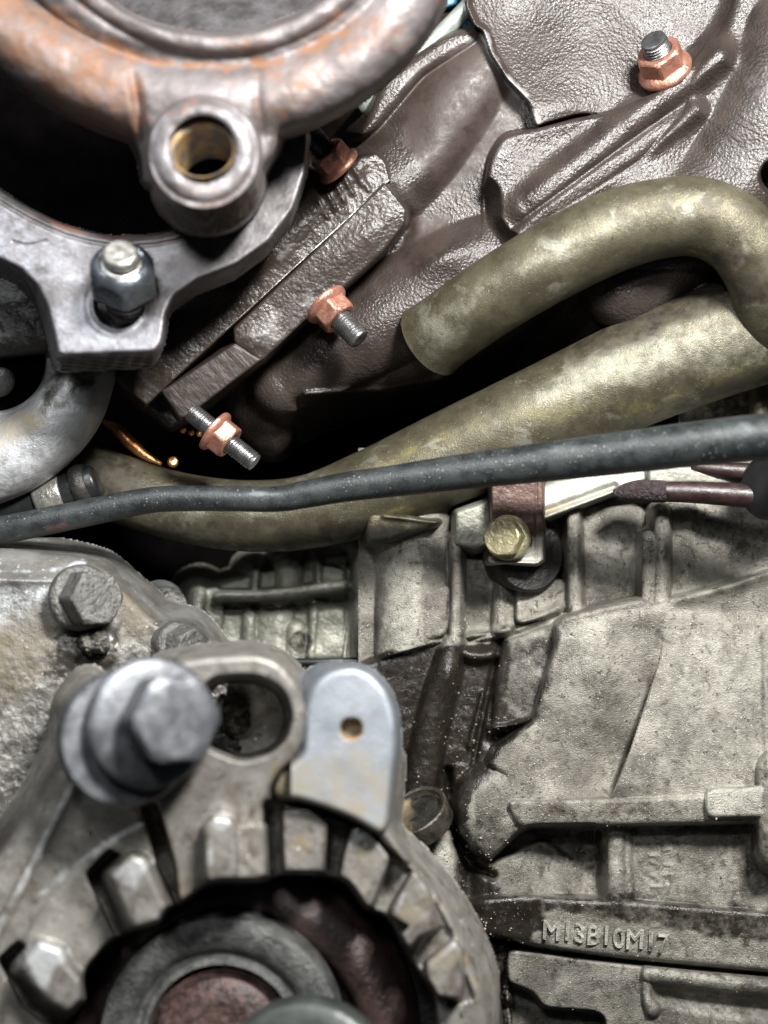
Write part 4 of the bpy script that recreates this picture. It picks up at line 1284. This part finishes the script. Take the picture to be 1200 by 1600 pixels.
# ================================================================== LEFT: aluminium elbow, disc, hose fitting
def build_left():
    o = pipe('alloy_elbow', [(-80, 745, 40, 62), (-30, 735, 40, 60), (20, 716, 42, 59), (70, 682, 46, 57), (108, 640, 52, 54), (130, 590, 62, 50), (142, 540, 75, 48), (150, 490, 90, 46)], M['alu'], None, 56, 12,
             dirt_and_light=[('g', 'p', [(-20, 655), (60, 640), (70, 665), (-20, 710)], 30, 0.6), ('r', 'p', [(90, 560), (180, 560), (130, 610), (90, 640), (60, 650)], 16, 0.75),
                   ('r', 'l', [(150, 600), (130, 680), (80, 750)], 10, 0.4), ('b', 'p', [(0, 710), (60, 690), (90, 700), (40, 750), (0, 770)], 24, 0.4), ('r', 'l', [(105, 640), (120, 660), (135, 650)], 8, 0.3)])
    tag(o, 'pale grey aluminium elbow with brown stains, left edge', 'pipe')
    o = polar('flange_disc', [(-14, 60), (-14, 112), (-10, 116), (6, 116), (10, 112), (10, 90), (4, 87), (-14, 87)], W(-18, 560, 10), Vector((0.16, -0.9, -0.34)), M['alu'], None, 96, 0, 30,
              dirt_and_light=[('r', 'p', [(40, 540), (100, 540), (100, 600), (60, 610)], 24, 0.5)])
    tag(o, 'smooth grey round disc above the aluminium elbow', 'disc')
    o = polar('dark_recess', [(-3, 87), (-2, 60), (-2, 1)], W(-18, 560, 10), Vector((0.16, -0.9, -0.34)), M['void'], None, 64)  # flat black disc stands in for shade inside the ring
    tag(o, 'black recess inside the smooth grey disc', 'recess')
    o = polar('round_cap', [(-20, 20), (-6, 26), (0, 24), (4, 16), (5, 0)], W(0, 600, 6), Vector((0.5, -0.6, -0.5)), M['greydisc'], None, 48, 0, 60)
    tag(o, 'pale oval cap at the left edge above the disc', 'cap')
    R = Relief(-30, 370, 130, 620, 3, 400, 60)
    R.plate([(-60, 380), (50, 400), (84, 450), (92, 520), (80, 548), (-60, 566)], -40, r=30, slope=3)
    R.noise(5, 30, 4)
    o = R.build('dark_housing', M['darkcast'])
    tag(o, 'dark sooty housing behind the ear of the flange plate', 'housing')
    h = root('hose_fitting', 100, 800, 60, 'small dark hose with a shiny clamp under the aluminium elbow', 'hose')
    pipe('hose_wall', [(-40, 812, 90, 30), (30, 796, 85, 30), (80, 776, 80, 29), (130, 760, 78, 30), (150, 752, 78, 28)], M['blackplastic'], h, 32, 8, cap_round=6)
    pipe('clamp_band', [(62, 783, 80, 33), (76, 778, 79, 34), (90, 773, 79, 34), (100, 770, 79, 33)], M['bright'], h, 40, 4)
    pipe('end_ring', [(118, 764, 78, 33), (126, 761, 78, 36), (134, 758, 78, 36), (140, 756, 78, 33)], M['darkcast'], h, 40, 4)
    # copper shield, and beads shaped as blurred thread highlights
    o = pipe('heat_shield_edge', [(164, 660, 175, 6), (184, 672, 170, 11), (205, 693, 165, 11), (228, 712, 160, 8), (250, 724, 160, 4)], M['shield'], None, 24, 8, cap_round=4)
    tag(o, 'bright copper coloured strip in the gap behind the hose', 'heat shield')
    o = polar('brass_plug', [(-4, 9), (3, 9), (6, 6), (7, 0)], W(270, 722, 150), Vector((0.2, -0.9, 0.3)), M['shield'], None, 24)  # round copper piece shaped to stand in for a glow
    tag(o, 'small round copper plug beside the copper strip', 'plug')
    ch = root('bead_chain', 288, 680, 150, 'short row of small copper beads behind the stud', 'bead chain')  # beads stand in for out-of-focus highlights on threads
    for i, (x, y) in enumerate(((263, 662), (274, 667), (286, 672), (299, 676), (311, 678))):
        polar('bead', [(-5, 1), (-3, 4.6), (0, 5.6), (3, 4.6), (5, 1)], W(x, y, 150), Vector((0.3, -0.9, 0.1)), M['shield'], ch, 16)


build_left()


# ================================================================== LEFT: timing cover with bolts
def hex_bolt(name, px, py, d, dv, ap, hh, fl, mtl, label, spin=0.2, washer=None, group='hexagon bolts', dirt_and_light=None, recess=False):
    r_ = root(name, px, py, d, label, 'bolt', group)
    o = W(px, py, d)
    if fl:
        polar('collar', [(-30, fl * 0.6), (-8, fl * 0.98), (0, fl), (ap * 0.12, fl), (ap * 0.24, fl * 0.95), (ap * 0.34, ap * 1.05)], o, dv, M[mtl], r_, 80, spin, 40, dirt_and_light)
    rows = [(0, hexr(ap)), (hh * 0.5, hexr(ap)), (hh - ap * 0.14, hexr(ap)), (hh - ap * 0.06, hexr(ap, ap * 1.05)), (hh, hexr(ap, ap * 0.95))]
    if recess:
        rows += [(hh, ap * 0.72), (hh - ap * 0.07, ap * 0.66), (hh - ap * 0.07, ap * 0.1)]
    polar('hex_head', rows, o, dv, M[mtl], r_, 96, spin, 26, dirt_and_light)
    if washer:
        polar('washer', [(-washer[1], ap * 0.8), (-washer[1], washer[0] * 0.97), (-washer[1] * 0.8, washer[0]), (-washer[1] * 0.2, washer[0]), (0, washer[0] * 0.97), (0.2, ap * 0.8)], o, dv, M[mtl], r_, 80, 0, 30, dirt_and_light)
    return r_


def build_cover():
    R = Relief(-30, 840, 420, 1500, 1.9, 300, 120)
    R.sf = 1.0
    R.plate([(-60, 852), (60, 862), (128, 874), (160, 884), (196, 925), (240, 968), (262, 976), (300, 985), (320, 1010), (340, 1040), (420, 1100), (420, 1600), (-60, 1600)],
            R.pl(-75, 0.15, -0.08, 100, 1000), r=14, slope=4, k=3)
    # sloping top face
    R.H = R.H + 0.9 * np.maximum(905 + 0.05 * R.X - R.Y, 0)
    R.bump([(-30, 905), (60, 908), (105, 900)], 8, 6)
    # pad round the first bolt, raised pad
    R.circ(135, 940, 46, -80, r=6, slope=6, k=4)
    R.blob(150, 1020, 40, 20, 10)
    R.noise(3, 60, 12, 2)
    R.noise(1, 9, 7, 2)
    g = sstep(R.Y, 960, 1040)
    R.H += g * fbm(R.X, R.Y, 14, 31, 4) * 2.5
    o = R.build('timing_cover', M['cover'], None, [
        ('b', 'l', [(-20, 893), (60, 893), (130, 882)], 10, 0.8),
        ('g', 'p', [(-20, 1000), (90, 940), (110, 990), (100, 1050), (-20, 1120)], 40, 0.6),
        ('r', 'p', [(90, 985), (190, 975), (180, 1040), (130, 1060), (70, 1060)], 22, 0.8),
        ('r', 'p', [(190, 990), (260, 975), (320, 990), (330, 1060), (200, 1060)], 24, 0.55),
        ('g', 'p', [(180, 920), (245, 970), (260, 1010), (180, 1010)], 20, 0.6),
        ('r', 'p', [(-20, 1080), (90, 1040), (140, 1030), (100, 1160), (20, 1260), (-20, 1300)], 50, 0.42),
        ('r', 'p', [(300, 1060), (440, 1060), (440, 1180), (300, 1180)], 20, 0.7),
        ('r', 'p', [(-20, 1230), (60, 1180), (60, 1300), (-20, 1330)], 30, 0.6),
        ('b', 'p', [(0, 910), (100, 910), (90, 970), (0, 980)], 30, 0.35)])
    tag(o, 'greasy grey aluminium cover with bolts, left edge', 'engine cover')
    hex_bolt('hex_bolt', 126, 934, -88, Vector((0.66, -0.74, 0.06)), 38, 56, 50, 'dirty_bolt', 'greasy grey flanged bolt at the top corner of the left cover', 0.5)
    hex_bolt('hex_bolt', 272, 1004, -60, Vector((0.76, -0.62, -0.10)), 25, 40, 32, 'dirty_bolt', 'small oily bolt just above the slotted bracket', 0.9)
    hex_bolt('hex_bolt', 262, 948, 150, Vector((0.35, -0.93, 0.0)), 24, 34, 0, 'dirty_bolt', 'dull blurred bolt behind the cover edge, against the ribs', 0.1, washer=(34, 8))
    # pale washer lug
    o = polar('bearing_ring', [(-10, 26), (-10, 44), (0, 46), (8, 42), (8, 30), (-10, 26)], W(250, 948, 190), Vector((0.45, -0.9, 0.05)), M['alu'], None, 64, 0, 30)
    tag(o, 'pale ring partly hidden behind the dull blurred bolt', 'ring')
    # crusted grease lump by the bolt
    for (cx, cy, dd, rx, ry, lb, sd_) in ((148, 1005, -92, 26, 20, 'black crusted grease lump under the corner bolt', 3), (366, 1118, -200, 24, 28, 'crumbly grease lump inside the bracket slot', 8)):
        Q = Relief(cx - 50, cy - 50, cx + 50, cy + 50, 1.6, 500, dd + 60)
        rr = np.hypot((Q.X - cx) / rx, (Q.Y - cy) / ry) + fbm(Q.X, Q.Y, 18, sd_, 4) * 0.55
        Q.H = dd - 26 * np.sqrt(np.maximum(1 - np.minimum(rr, 1) ** 2, 0)) + np.maximum(rr - 1, 0) * 260 + fbm(Q.X, Q.Y, 8, sd_ + 1, 4) * 11
        o = Q.build('grease_lump', M['oil'], None, [('b', 'c', (cx, cy, 30), 10, 0.35)])
        tag(o, lb, 'grease')


build_cover()


# ================================================================== FOREGROUND: alternator with slotted bracket
L_threads = [('g', 'c', (545, 1150, 20), 20, 0.8)]


def hole_sleeve(o, dv, rad, depth, m, dirt_and_light, parent):
    dv = dv.normalized()
    x, y, z = basis(dv)
    vs, fs = [], []
    n = 40
    nr = int(depth / 3)
    for i in range(nr):
        rr = rad + (1.2 if i % 2 else 0) + (3 if i == 0 else 0)
        for j in range(n):
            a = 2 * math.pi * j / n
            vs.append(o + (x * math.cos(a) * rr + y * math.sin(a) * rr + z * (3 * i)) * S)
    for i in range(nr - 1):
        for j in range(n):
            a, b = i * n + j, i * n + (j + 1) % n
            fs.append((a, a + n, b + n, b))
    mesh('hole_thread', vs, fs, m, parent, dirt_and_light)


def build_alternator():
    r_ = root('alternator', 380, 1600, -400, 'stained alternator end frame with slotted ear and radial cooling fins', 'alternator')
    R = Relief(-40, 1000, 780, 1640, 2.2, 400, -180)
    X, Y = R.X, R.Y
    cx, cy = 380, 1630
    rad = np.hypot(X - cx, Y - cy)
    ang = np.degrees(np.arctan2(Y - cy, X - cx))    # -90 is up
    base = -330
    # main disc
    sd = rad - 382
    q = np.clip(14 + sd, 0, 14)
    disc = base + 0.10 * (X - 380) + 14 - np.sqrt(196 - q * q) + 3 * np.maximum(sd, 0)
    R.H = np.minimum(R.H, disc)
    # left shoulder sweeping up to the pivot bolt
    R.plate([(108, 1100), (140, 1060), (190, 1180), (235, 1260), (245, 1380), (100, 1640), (-60, 1640), (-60, 1420), (0, 1330), (60, 1240), (100, 1160)], R.pl(-350, 0.05, 0, 100, 1300), r=30, slope=2, k=8)
    R.tube([(118, 1215), (60, 1330), (-10, 1470), (-60, 1560)], [10, 10, 11, 12], -352, k=8)
    # plate around the slot
    slotp = [(250, 1040), (320, 1026), (400, 1022), (436, 1034), (464, 1066), (478, 1110), (476, 1150), (462, 1182), (434, 1210), (420, 1232), (416, 1300), (412, 1350), (370, 1380), (330, 1388), (300, 1414),
             (272, 1408), (262, 1350), (244, 1290), (200, 1250), (180, 1180)]
    R.plate(slotp, R.pl(-392, 0.03, 0.10, 330, 1150), r=12, slope=4, k=3)
    # web from the plate across to the blue lug
    R.plate([(430, 1200), (480, 1150), (616, 1180), (606, 1290), (640, 1352), (560, 1280), (500, 1254), (428, 1246)], R.pl(-352, 0.05, 0, 500, 1230), r=12, slope=3, k=4)
    R.cutp([(338, 1068), (400, 1066), (434, 1084), (446, 1116), (440, 1146), (420, 1168), (380, 1180), (330, 1160), (310, 1110)], -180, slope=6, k=5)
    # groove under the rim, slots, fins
    R.bump([(417, 1252), (463, 1253), (511, 1268), (552, 1282), (587, 1304), (606, 1333), (634, 1355), (672, 1403), (697, 1447), (718, 1510)], 4, -11)
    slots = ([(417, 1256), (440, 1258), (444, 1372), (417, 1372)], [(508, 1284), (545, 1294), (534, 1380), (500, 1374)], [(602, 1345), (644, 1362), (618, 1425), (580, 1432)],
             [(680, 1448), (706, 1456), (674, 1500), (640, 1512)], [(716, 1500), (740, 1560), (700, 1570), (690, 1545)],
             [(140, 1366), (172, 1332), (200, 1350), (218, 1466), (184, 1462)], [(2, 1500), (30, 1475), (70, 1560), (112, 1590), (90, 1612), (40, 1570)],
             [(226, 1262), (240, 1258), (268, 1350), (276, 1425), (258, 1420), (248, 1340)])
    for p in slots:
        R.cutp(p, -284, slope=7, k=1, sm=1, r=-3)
    for p, h in (([(443, 1267), (481, 1265), (512, 1288), (504, 1366), (445, 1366)], -356),
                 ([(552, 1295), (571, 1293), (606, 1338), (604, 1352), (577, 1425), (547, 1403), (557, 1388), (531, 1377), (539, 1333)], -352),
                 ([(647, 1361), (668, 1390), (684, 1450), (653, 1463), (622, 1501), (618, 1472), (640, 1447), (612, 1430), (614, 1414)], -350),
                 ([(709, 1469), (720, 1485), (724, 1520), (720, 1560), (685, 1555), (669, 1529), (666, 1504)], -348),
                 ([(372, 1296), (412, 1290), (414, 1372), (392, 1388), (370, 1380)], -398)):
        R.plate(p, h, r=3, slope=5, k=1, sm=1)
    R.plate([(317, 1293), (333, 1275), (358, 1278), (369, 1293), (371, 1354), (363, 1385), (333, 1388), (322, 1370)], -422, r=8, slope=3, k=1, sm=1)
    R.plate([(171, 1370), (205, 1336), (225, 1342), (233, 1360), (266, 1426), (261, 1441), (220, 1459), (207, 1452)], R.pl(-424, 0.05, 0.05, 220, 1400), r=9, slope=3, k=1, sm=1)
    R.plate([(28, 1513), (61, 1470), (97, 1482), (105, 1503), (138, 1539), (148, 1564), (107, 1585), (66, 1559)], R.pl(-424, 0.05, 0.05, 90, 1530), r=12, slope=3, k=1, sm=1)
    # central opening
    R.cutp([(290, 1428), (330, 1396), (412, 1392), (445, 1378), (505, 1380), (534, 1388), (562, 1432), (598, 1440), (618, 1482), (640, 1522), (668, 1560), (680, 1700), (60, 1700), (100, 1612),
            (128, 1592), (150, 1568), (146, 1525), (186, 1478), (222, 1468), (264, 1456), (276, 1430)], -60, slope=6, k=5)
    R.noise(3, 70, 14, 2)
    R.noise(0.6, 11, 13, 2)
    dirt_and_light = [('g', 'p', [(430, 1200), (520, 1180), (600, 1230), (600, 1290), (520, 1255), (425, 1240)], 18, 0.75),
            ('g', 'l', [(206, 1262), (225, 1245), (246, 1232)], 16, 1.0),
            ('r', 'l', [(238, 1262), (262, 1330), (270, 1400)], 7, 0.6),
            ('r', 'l', [(430, 1252), (500, 1268), (570, 1300), (630, 1360)], 7, 0.85),
            ('g', 'l', [(440, 1240), (560, 1272), (640, 1345), (700, 1430), (750, 1560)], 9, 0.5),
            ('r', 'p', [(60, 1100), (110, 1100), (120, 1160), (60, 1240), (0, 1330), (-30, 1280)], 20, 0.5),  # dark band paints the shaded side of the shoulder
            ('b', 'l', [(118, 1215), (60, 1330), (-10, 1460)], 9, 0.7),
            ('b', 'l', [(60, 1400), (130, 1340), (220, 1290)], 15, 0.6),
            ('b', 'l', [(330, 1284), (326, 1350)], 9, 0.8), ('b', 'c', (345, 1285, 12), 8, 0.8),
            ('b', 'p', [(172, 1358), (222, 1338), (236, 1350), (215, 1385), (190, 1380)], 9, 0.8),
            ('b', 'p', [(26, 1492), (76, 1470), (100, 1488), (70, 1540), (48, 1540)], 12, 1.0),
            ('b', 'l', [(446, 1272), (440, 1360)], 8, 0.8), ('b', 'l', [(446, 1272), (480, 1274)], 8, 0.6), ('b', 'l', [(548, 1305), (530, 1370)], 8, 0.8), ('b', 'c', (560, 1302, 10), 8, 0.7),
            ('b', 'l', [(648, 1370), (618, 1420)], 7, 0.9), ('b', 'l', [(556, 1296), (572, 1296), (590, 1312)], 6, 0.9), ('b', 'l', [(446, 1364), (500, 1364)], 6, 0.7), ('b', 'l', [(712, 1475), (672, 1510)], 6, 0.8), ('g', 'c', (472, 1325, 14), 12, 0.6),
            ('r', 'p', [(505, 1285), (545, 1290), (520, 1375), (495, 1375)], 6, 0.6),
            ('r', 'p', [(600, 1340), (650, 1370), (600, 1440), (560, 1420)], 6, 0.5),
            ('r', 'p', [(680, 1420), (710, 1460), (630, 1500), (620, 1480)], 6, 0.55),
            ('g', 'p', [(570, 1310), (600, 1330), (570, 1400), (545, 1390)], 8, 0.4),
            ('g', 'p', [(650, 1390), (680, 1410), (640, 1450), (620, 1430)], 8, 0.4),
            ('g', 'p', [(690, 1470), (720, 1500), (680, 1540), (670, 1510)], 8, 0.5),
            ('g', 'p', [(262, 1350), (300, 1360), (315, 1400), (290, 1414)], 8, 0.45)]
    dirt_and_light += [('r', 'p', p, 3, 0.55) for p in slots]  # slot grease, painted darker to stand in for shade inside
    # oil droplets standing on the frame
    vs, fs = [], []
    dr = np.random.default_rng(12)
    spots = [(359, 1172, 4), (308, 1342, 4.5), (273, 1390, 3.5), (302, 1390, 3.5), (422, 1350, 3.5), (340, 1215, 2.5), (318, 1240, 2), (325, 1265, 2), (722, 1583, 5), (690, 1449, 2.5), (141, 1300, 3.5)]
    spots += [(dr.uniform(300, 415), dr.uniform(1195, 1290), dr.uniform(0.8, 1.8)) for _ in range(40)]
    spots += [(dr.uniform(430, 600), dr.uniform(1200, 1250), dr.uniform(0.7, 1.6)) for _ in range(20)]
    for x_, y_, r0 in spots:
        d_ = float(R.H[int((y_ - 1000) / 2.2), int((x_ + 40) / 2.2)])
        c_ = W(x_, y_, d_)
        b0 = len(vs)
        for a_ in range(5):
            th = a_ * math.pi / 8
            for j_ in range(10):
                ph = j_ * math.pi / 5
                vs.append(c_ + Vector((math.sin(th) * math.cos(ph), -math.cos(th) * 0.7, math.sin(th) * math.sin(ph))) * r0 * S)
        for a_ in range(4):
            for j_ in range(10):
                p0, p1 = b0 + a_ * 10 + j_, b0 + a_ * 10 + (j_ + 1) % 10
                fs.append((p0, p1, p1 + 10, p0 + 10))
    ob = mesh('oil_droplets', vs, fs, M['droplet'], None)
    tag(ob, 'tiny glistening oil droplets scattered over the alternator end frame', 'oil', kind='stuff')
    R.build('end_frame', M['bracket'], r_, dirt_and_light)
    # blue grey lug with a threaded hole
    L_ = Relief(455, 1025, 640, 1310, 2, 400, -240)
    L_.sweep([(474, 1180), (476, 1110), (488, 1070), (514, 1047), (545, 1040), (580, 1050), (606, 1080), (619, 1120), (619, 1170), (612, 1230), (606, 1290), (596, 1304), (552, 1278), (511, 1262), (463, 1247), (425, 1246), (440, 1205)], L_.pl(-372, 0.05, -0.12, 550, 1130), (-20, -6), 70, n=8, r=9, k=2)
    L_.hole(549, 1139, 17, -346, slope=12, k=1)
    L_.noise(1.0, 60, 4, 2)
    L_.build('threaded_lug', M['lug'], r_, [('g', 'p', [(440, 1195), (560, 1185), (616, 1225), (606, 1300), (440, 1250)], 60, 0.6), ('b', 'l', [(500, 1062), (556, 1048), (600, 1080), (614, 1140)], 8, 0.8),
                                           ('r', 'l', [(534, 1118), (562, 1116), (572, 1140)], 7, 0.5), ('g', 'c', (549, 1139, 16), 5, 1.0)])
    hole_sleeve(W(549, 1139, -372), Vector((0.0, 1, 0.0)), 13.4, 26, M['zinc'], L_threads, r_)  # light sleeve and ochre floor imitate a lit hole interior
    # inner rotor parts and a dark shade backing, all on the shaft axis
    o = W(372, 1640, -240)
    dv = Vector((-0.03, -1.0, 0.05))
    polar('winding_ring', [(-80, 150), (-80, 250), (-30, 246), (-4, 232), (12, 208), (12, 186), (0, 170), (-60, 160)], o, dv, M['rotor'], r_, 120, 0, 60, dirt_and_light=[('b', 'l', [(500, 1470), (560, 1560)], 20, 0.3)])  # pale line paints the highlight on the ring's right side
    o2 = W(345, 1628, -300)
    polar('stator_core', [(-40, 380), (-10, 380), (-8, 300), (-8, 1)], W(372, 1640, -170), dv, M['darkcast'], r_, 96, 0, 40)  # dark disc added behind the opening in place of deep shade
    polar('bearing_disc', [(-60, 160), (-8, 164), (0, 160), (4, 150), (2, 128), (-2, 119), (-8, 116), (-10, 110), (-4, 107), (-2, 100), (-30, 95), (-34, 80)], o2, dv, M['greydisc'], r_, 128, 0, 40, dirt_and_light=[('b', 'l', [(250, 1470), (200, 1560)], 25, 0.3)])
    polar('rusty_seal', [(-40, 104), (-26, 98), (-16, 88), (-22, 76), (-10, 62), (-12, 40), (-12, 1)], o2, dv, M['rustred'], r_, 96, 0, 50)
    polar('shaft_hub', [(-60, 100), (0, 112), (18, 108), (26, 96), (22, 70), (24, 20), (24, 0.0)], W(478, 1708, -440), Vector((-0.1, -0.9, 0.3)), M['hub'], r_, 96, 0, 50)
    # pivot bolt
    b = root('pivot_bolt', 225, 1230, -430, 'big grey hexagon bolt with two thick washers in the blurred foreground', 'bolt', 'hexagon bolts')
    dv = Vector((0.44, -0.88, 0.10))
    o = W(203, 1152, -440)
    dd = [('g', 'l', [(200, 1250), (240, 1250)], 12, 0.9), ('b', 'l', [(125, 1100), (140, 1190)], 12, 0.5)]
    polar('back_washer', [(-24, 70), (-24, 80), (-21, 83), (-4, 83), (0, 80), (1, 60)], o, dv, M['bolt'], b, 96, 0, 40, dd)
    polar('front_washer', [(-4, 50), (-4, 75), (-2, 78), (8, 78), (12, 75), (14, 68), (16, 60)], W(236, 1128, -448), dv, M['bolt'], b, 96, 0, 50, dd)
    polar('hex_head', [(0, hexr(47)), (30, hexr(47)), (48, hexr(47)), (54, hexr(47, 51)), (57, hexr(47, 44)), (57.5, 36), (56, 5)], W(256, 1120, -474), dv, M['bolt'], b, 96, 0.52, 26, [('b', 'l', [(262, 1068), (240, 1110)], 14, 0.7)])  # pale line paints the chamfer highlight on the head


build_alternator()


# ================================================================== CLIP, ZINC BOLT, RAIL, MAROON HOSE, PLUG
def build_small():
    c = root('clip_bracket', 805, 882, 20, 'maroon painted steel clip held by a yellow zinc bolt', 'bracket')
    R = Relief(740, 740, 880, 900, 1.6, 300, 110)
    R.plate([(768, 748), (848, 742), (850, 800), (848, 876), (838, 881), (764, 879), (762, 874), (768, 840)], R.pl(22, 0, 0, 800, 800), r=3, slope=5, k=1, sm=1)
    R.H += 14 * np.exp(-((R.Y - 838) / 16) ** 2) * 0 + 10 * sstep(R.Y, 815, 850) * (R.H < 60)
    R.bump([(838, 750), (838, 878)], 1.5, -2)
    R.bump([(762, 879), (840, 881)], 4, 9)
    R.noise(1.5, 22, 3)
    R.build('clip_strap', M['maroon'], c, [('b', 'p', [(790, 845), (850, 838), (848, 884), (762, 884)], 12, 1.0), ('r', 'p', [(768, 800), (850, 800), (850, 840), (768, 840)], 14, 0.55)])
    hex_bolt('hex_bolt', 794, 840, 18, Vector((-0.42, -0.88, 0.04)), 28, 34, 36, 'zinc', 'yellow zinc plated bolt on the maroon clip', 0.6)
    # boss behind the clip (round, dark)
    o = polar('mounting_boss', [(-60, 60), (-4, 60), (2, 55), (2, 20)], W(828, 868, 76), Vector((0.25, -0.95, 0.02)), M['darkcast'], None, 72, 0, 40)
    tag(o, 'dark round boss behind the maroon clip', 'boss')
    R = Relief(700, 770, 780, 870, 2, 300, 160)
    R.plate([(712, 800), (762, 782), (768, 800), (766, 850), (740, 858), (710, 850)], 70, r=6, slope=3, sm=1)
    R.noise(2, 20, 5)
    o = R.build('spacer_block', M['block_far'], None, [('g', 'c', (740, 830, 10), 10, 0.3)])
    tag(o, 'small grey block left of the maroon clip', 'block')
    R = Relief(830, 690, 1230, 850, 2, 300, 160)
    R.plate([(840, 760), (960, 720), (1010, 712), (1012, 750), (960, 770), (850, 812), (840, 800)], R.pl(60, 0, -0.4, 900, 760), r=8, slope=4, k=2, sm=1)
    R.bump([(850, 800), (960, 760)], 5, -8)
    R.plate([(1014, 722), (1085, 730), (1172, 742), (1172, 757), (1080, 754), (1014, 756)], 44, r=4, slope=4, k=1, sm=1)
    R.plate([(1014, 700), (1088, 700), (1085, 745), (1014, 745)], 66, r=4, slope=4, k=1, sm=1)
    R.noise(2.5, 30, 5)
    o = R.build('cast_rail', M['rail'], None, [('r', 'l', [(1046, 730), (1080, 740)], 12, 0.4), ('g', 'l', [(850, 800), (940, 768)], 12, 0.6)])
    tag(o, 'pale aluminium rail edge showing under the black hose', 'rail')
    h = root('maroon_hose', 1080, 790, 10, 'maroon hose with a gritty left end under the black hose', 'hose')
    pipe('hose_wall', [(1030, 768, 6, 16), (1080, 769, 0, 17), (1140, 773, -8, 18), (1185, 776, -14, 19)], M['maroon_hose'], h, 32, 8)
    pipe('gritty_end', [(962, 770, 14, 7), (975, 769, 12, 13), (1000, 767, 10, 17.5), (1035, 768, 6, 17.6), (1042, 768, 5, 16)], M['grit'], h, 32, 8, cap_round=5)
    o = pipe('maroon_pipe', [(1080, 728, 50, 9), (1140, 735, 40, 13), (1200, 738, 30, 14)], M['maroon_hose'], None, 24, 6)
    tag(o, 'thin maroon pipe behind the pale rail at the right edge', 'pipe')
    o = polar('connector_plug', [(-30, 30), (-26, 46), (0, 50), (20, 50), (26, 44), (28, 20), (26, 0)], W(1212, 762, -30), Vector((-0.75, -0.6, 0.0)), M['blackplastic'], None, 64, 0, 40)
    tag(o, 'black plastic connector at the right edge holding the maroon hose', 'connector')
    # freeze plug with clear lens
    p = root('sight_plug', 655, 1310, 40, 'oval glossy clear plug in a threaded metal ring beside the boss', 'plug')
    dv = Vector((0.36, -0.66, 0.66)).normalized()
    dv = Vector((-0.42, -0.40, 0.80)).normalized()
    o = W(651, 1268, 30)
    polar('plug_ring', [(-30, 50), (-10, 52), (-2, 53), (3, 52), (5, 49), (3, 45), (-4, 44), (-8, 43), (-10, 45), (-13, 43), (-15, 41), (-16, 30), (-16, 1)], o, dv, M['plug'], p, 96, 0, 40,
          [('g', 'p', [(600, 1260), (640, 1250), (640, 1300), (610, 1310)], 10, 0.9), ('b', 'l', [(640, 1250), (680, 1245)], 8, 0.6)])
    polar('lens', [(-12, 42), (-8, 41), (-4, 35), (-1, 22), (0, 0.0)], o, dv, M['glass'], p, 96, 0, 60)
    # wet oil run at the bottom
    R = Relief(700, 1440, 800, 1620, 1.6, 300, 240)
    R.H = 118 + 0 * R.X
    R.tube([(762, 1500), (768, 1560), (765, 1640)], 12, 116, k=12)
    R.tube([(792, 1540), (798, 1640)], 9, 118, k=10)
    R.H += fbm(R.X, R.Y, 14, 5, 4) * 26
    o = R.build('oil_run', M['oil'], None, [('b', 'l', [(762, 1512), (768, 1560), (765, 1620)], 6, 0.75), ('b', 'l', [(792, 1545), (797, 1610)], 4, 0.6), ('b', 'c', (765, 1480, 4), 6, 0.7)])  # pale lines and spot paint wet glints on the oil
    tag(o, 'wet black oil running down beside the alternator rim', 'oil', kind='stuff')
    # top middle strip and blue bit
    o = pipe('grey_green_pipe', [(560, 170, 110, 13), (620, 116, 100, 14), (680, 62, 90, 14), (740, 2, 80, 14), (800, -60, 70, 14)], M['green_strip'], None, 28, 8,
             dirt_and_light=[('g', 'l', [(640, 90), (700, 40)], 8, 0.7)])
    tag(o, 'pale grey green pipe between the rusty ring and the manifold', 'pipe')
    R = Relief(660, -40, 730, 40, 3, 300, 260)
    R.plate([(672, -40), (720, -40), (712, 8), (690, 14), (676, 0)], 150, r=5, slope=3, sm=1)
    o = R.build('blue_cap', M['blue'])
    tag(o, 'small blue plastic piece at the top edge beside the ring', 'cap')
    # grey casting seen in the slot between the two olive tubes
    R = Relief(840, 470, 1000, 580, 3, 400, 330)
    R.plate([(862, 530), (900, 498), (960, 488), (985, 500), (940, 560), (870, 560)], 200, r=12, slope=3)
    R.noise(4, 24, 3)
    o = R.build('grey_lug', M['alu'], None, [('r', 'p', [(860, 540), (980, 500), (950, 580)], 14, 0.4)])
    tag(o, 'pale grey lug glimpsed between the two olive tubes', 'lug')
    # vertical pipe at the far right under the wide tube
    o = pipe('short_pipe', [(1185, 590, 120, 16), (1186, 660, 120, 16)], M['olive'], None, 24, 6)
    tag(o, 'short olive pipe end at the right edge above the black hose', 'pipe')
    R = Relief(1060, 590, 1240, 700, 3, 400, 260)
    R.H = 150 + 0.1 * (R.X - 1100)
    R.noise(6, 20, 3)
    o = R.build('upper_block_face', M['block'], None, [('r', 'p', [(1060, 590), (1240, 590), (1240, 700), (1060, 700)], 20, 0.5)])
    tag(o, 'shaded block face below the wide olive tube at the right', 'engine casting')


build_small()

# ================================================================== BACKDROP: near-black sheet painting in the unlit depth behind everything
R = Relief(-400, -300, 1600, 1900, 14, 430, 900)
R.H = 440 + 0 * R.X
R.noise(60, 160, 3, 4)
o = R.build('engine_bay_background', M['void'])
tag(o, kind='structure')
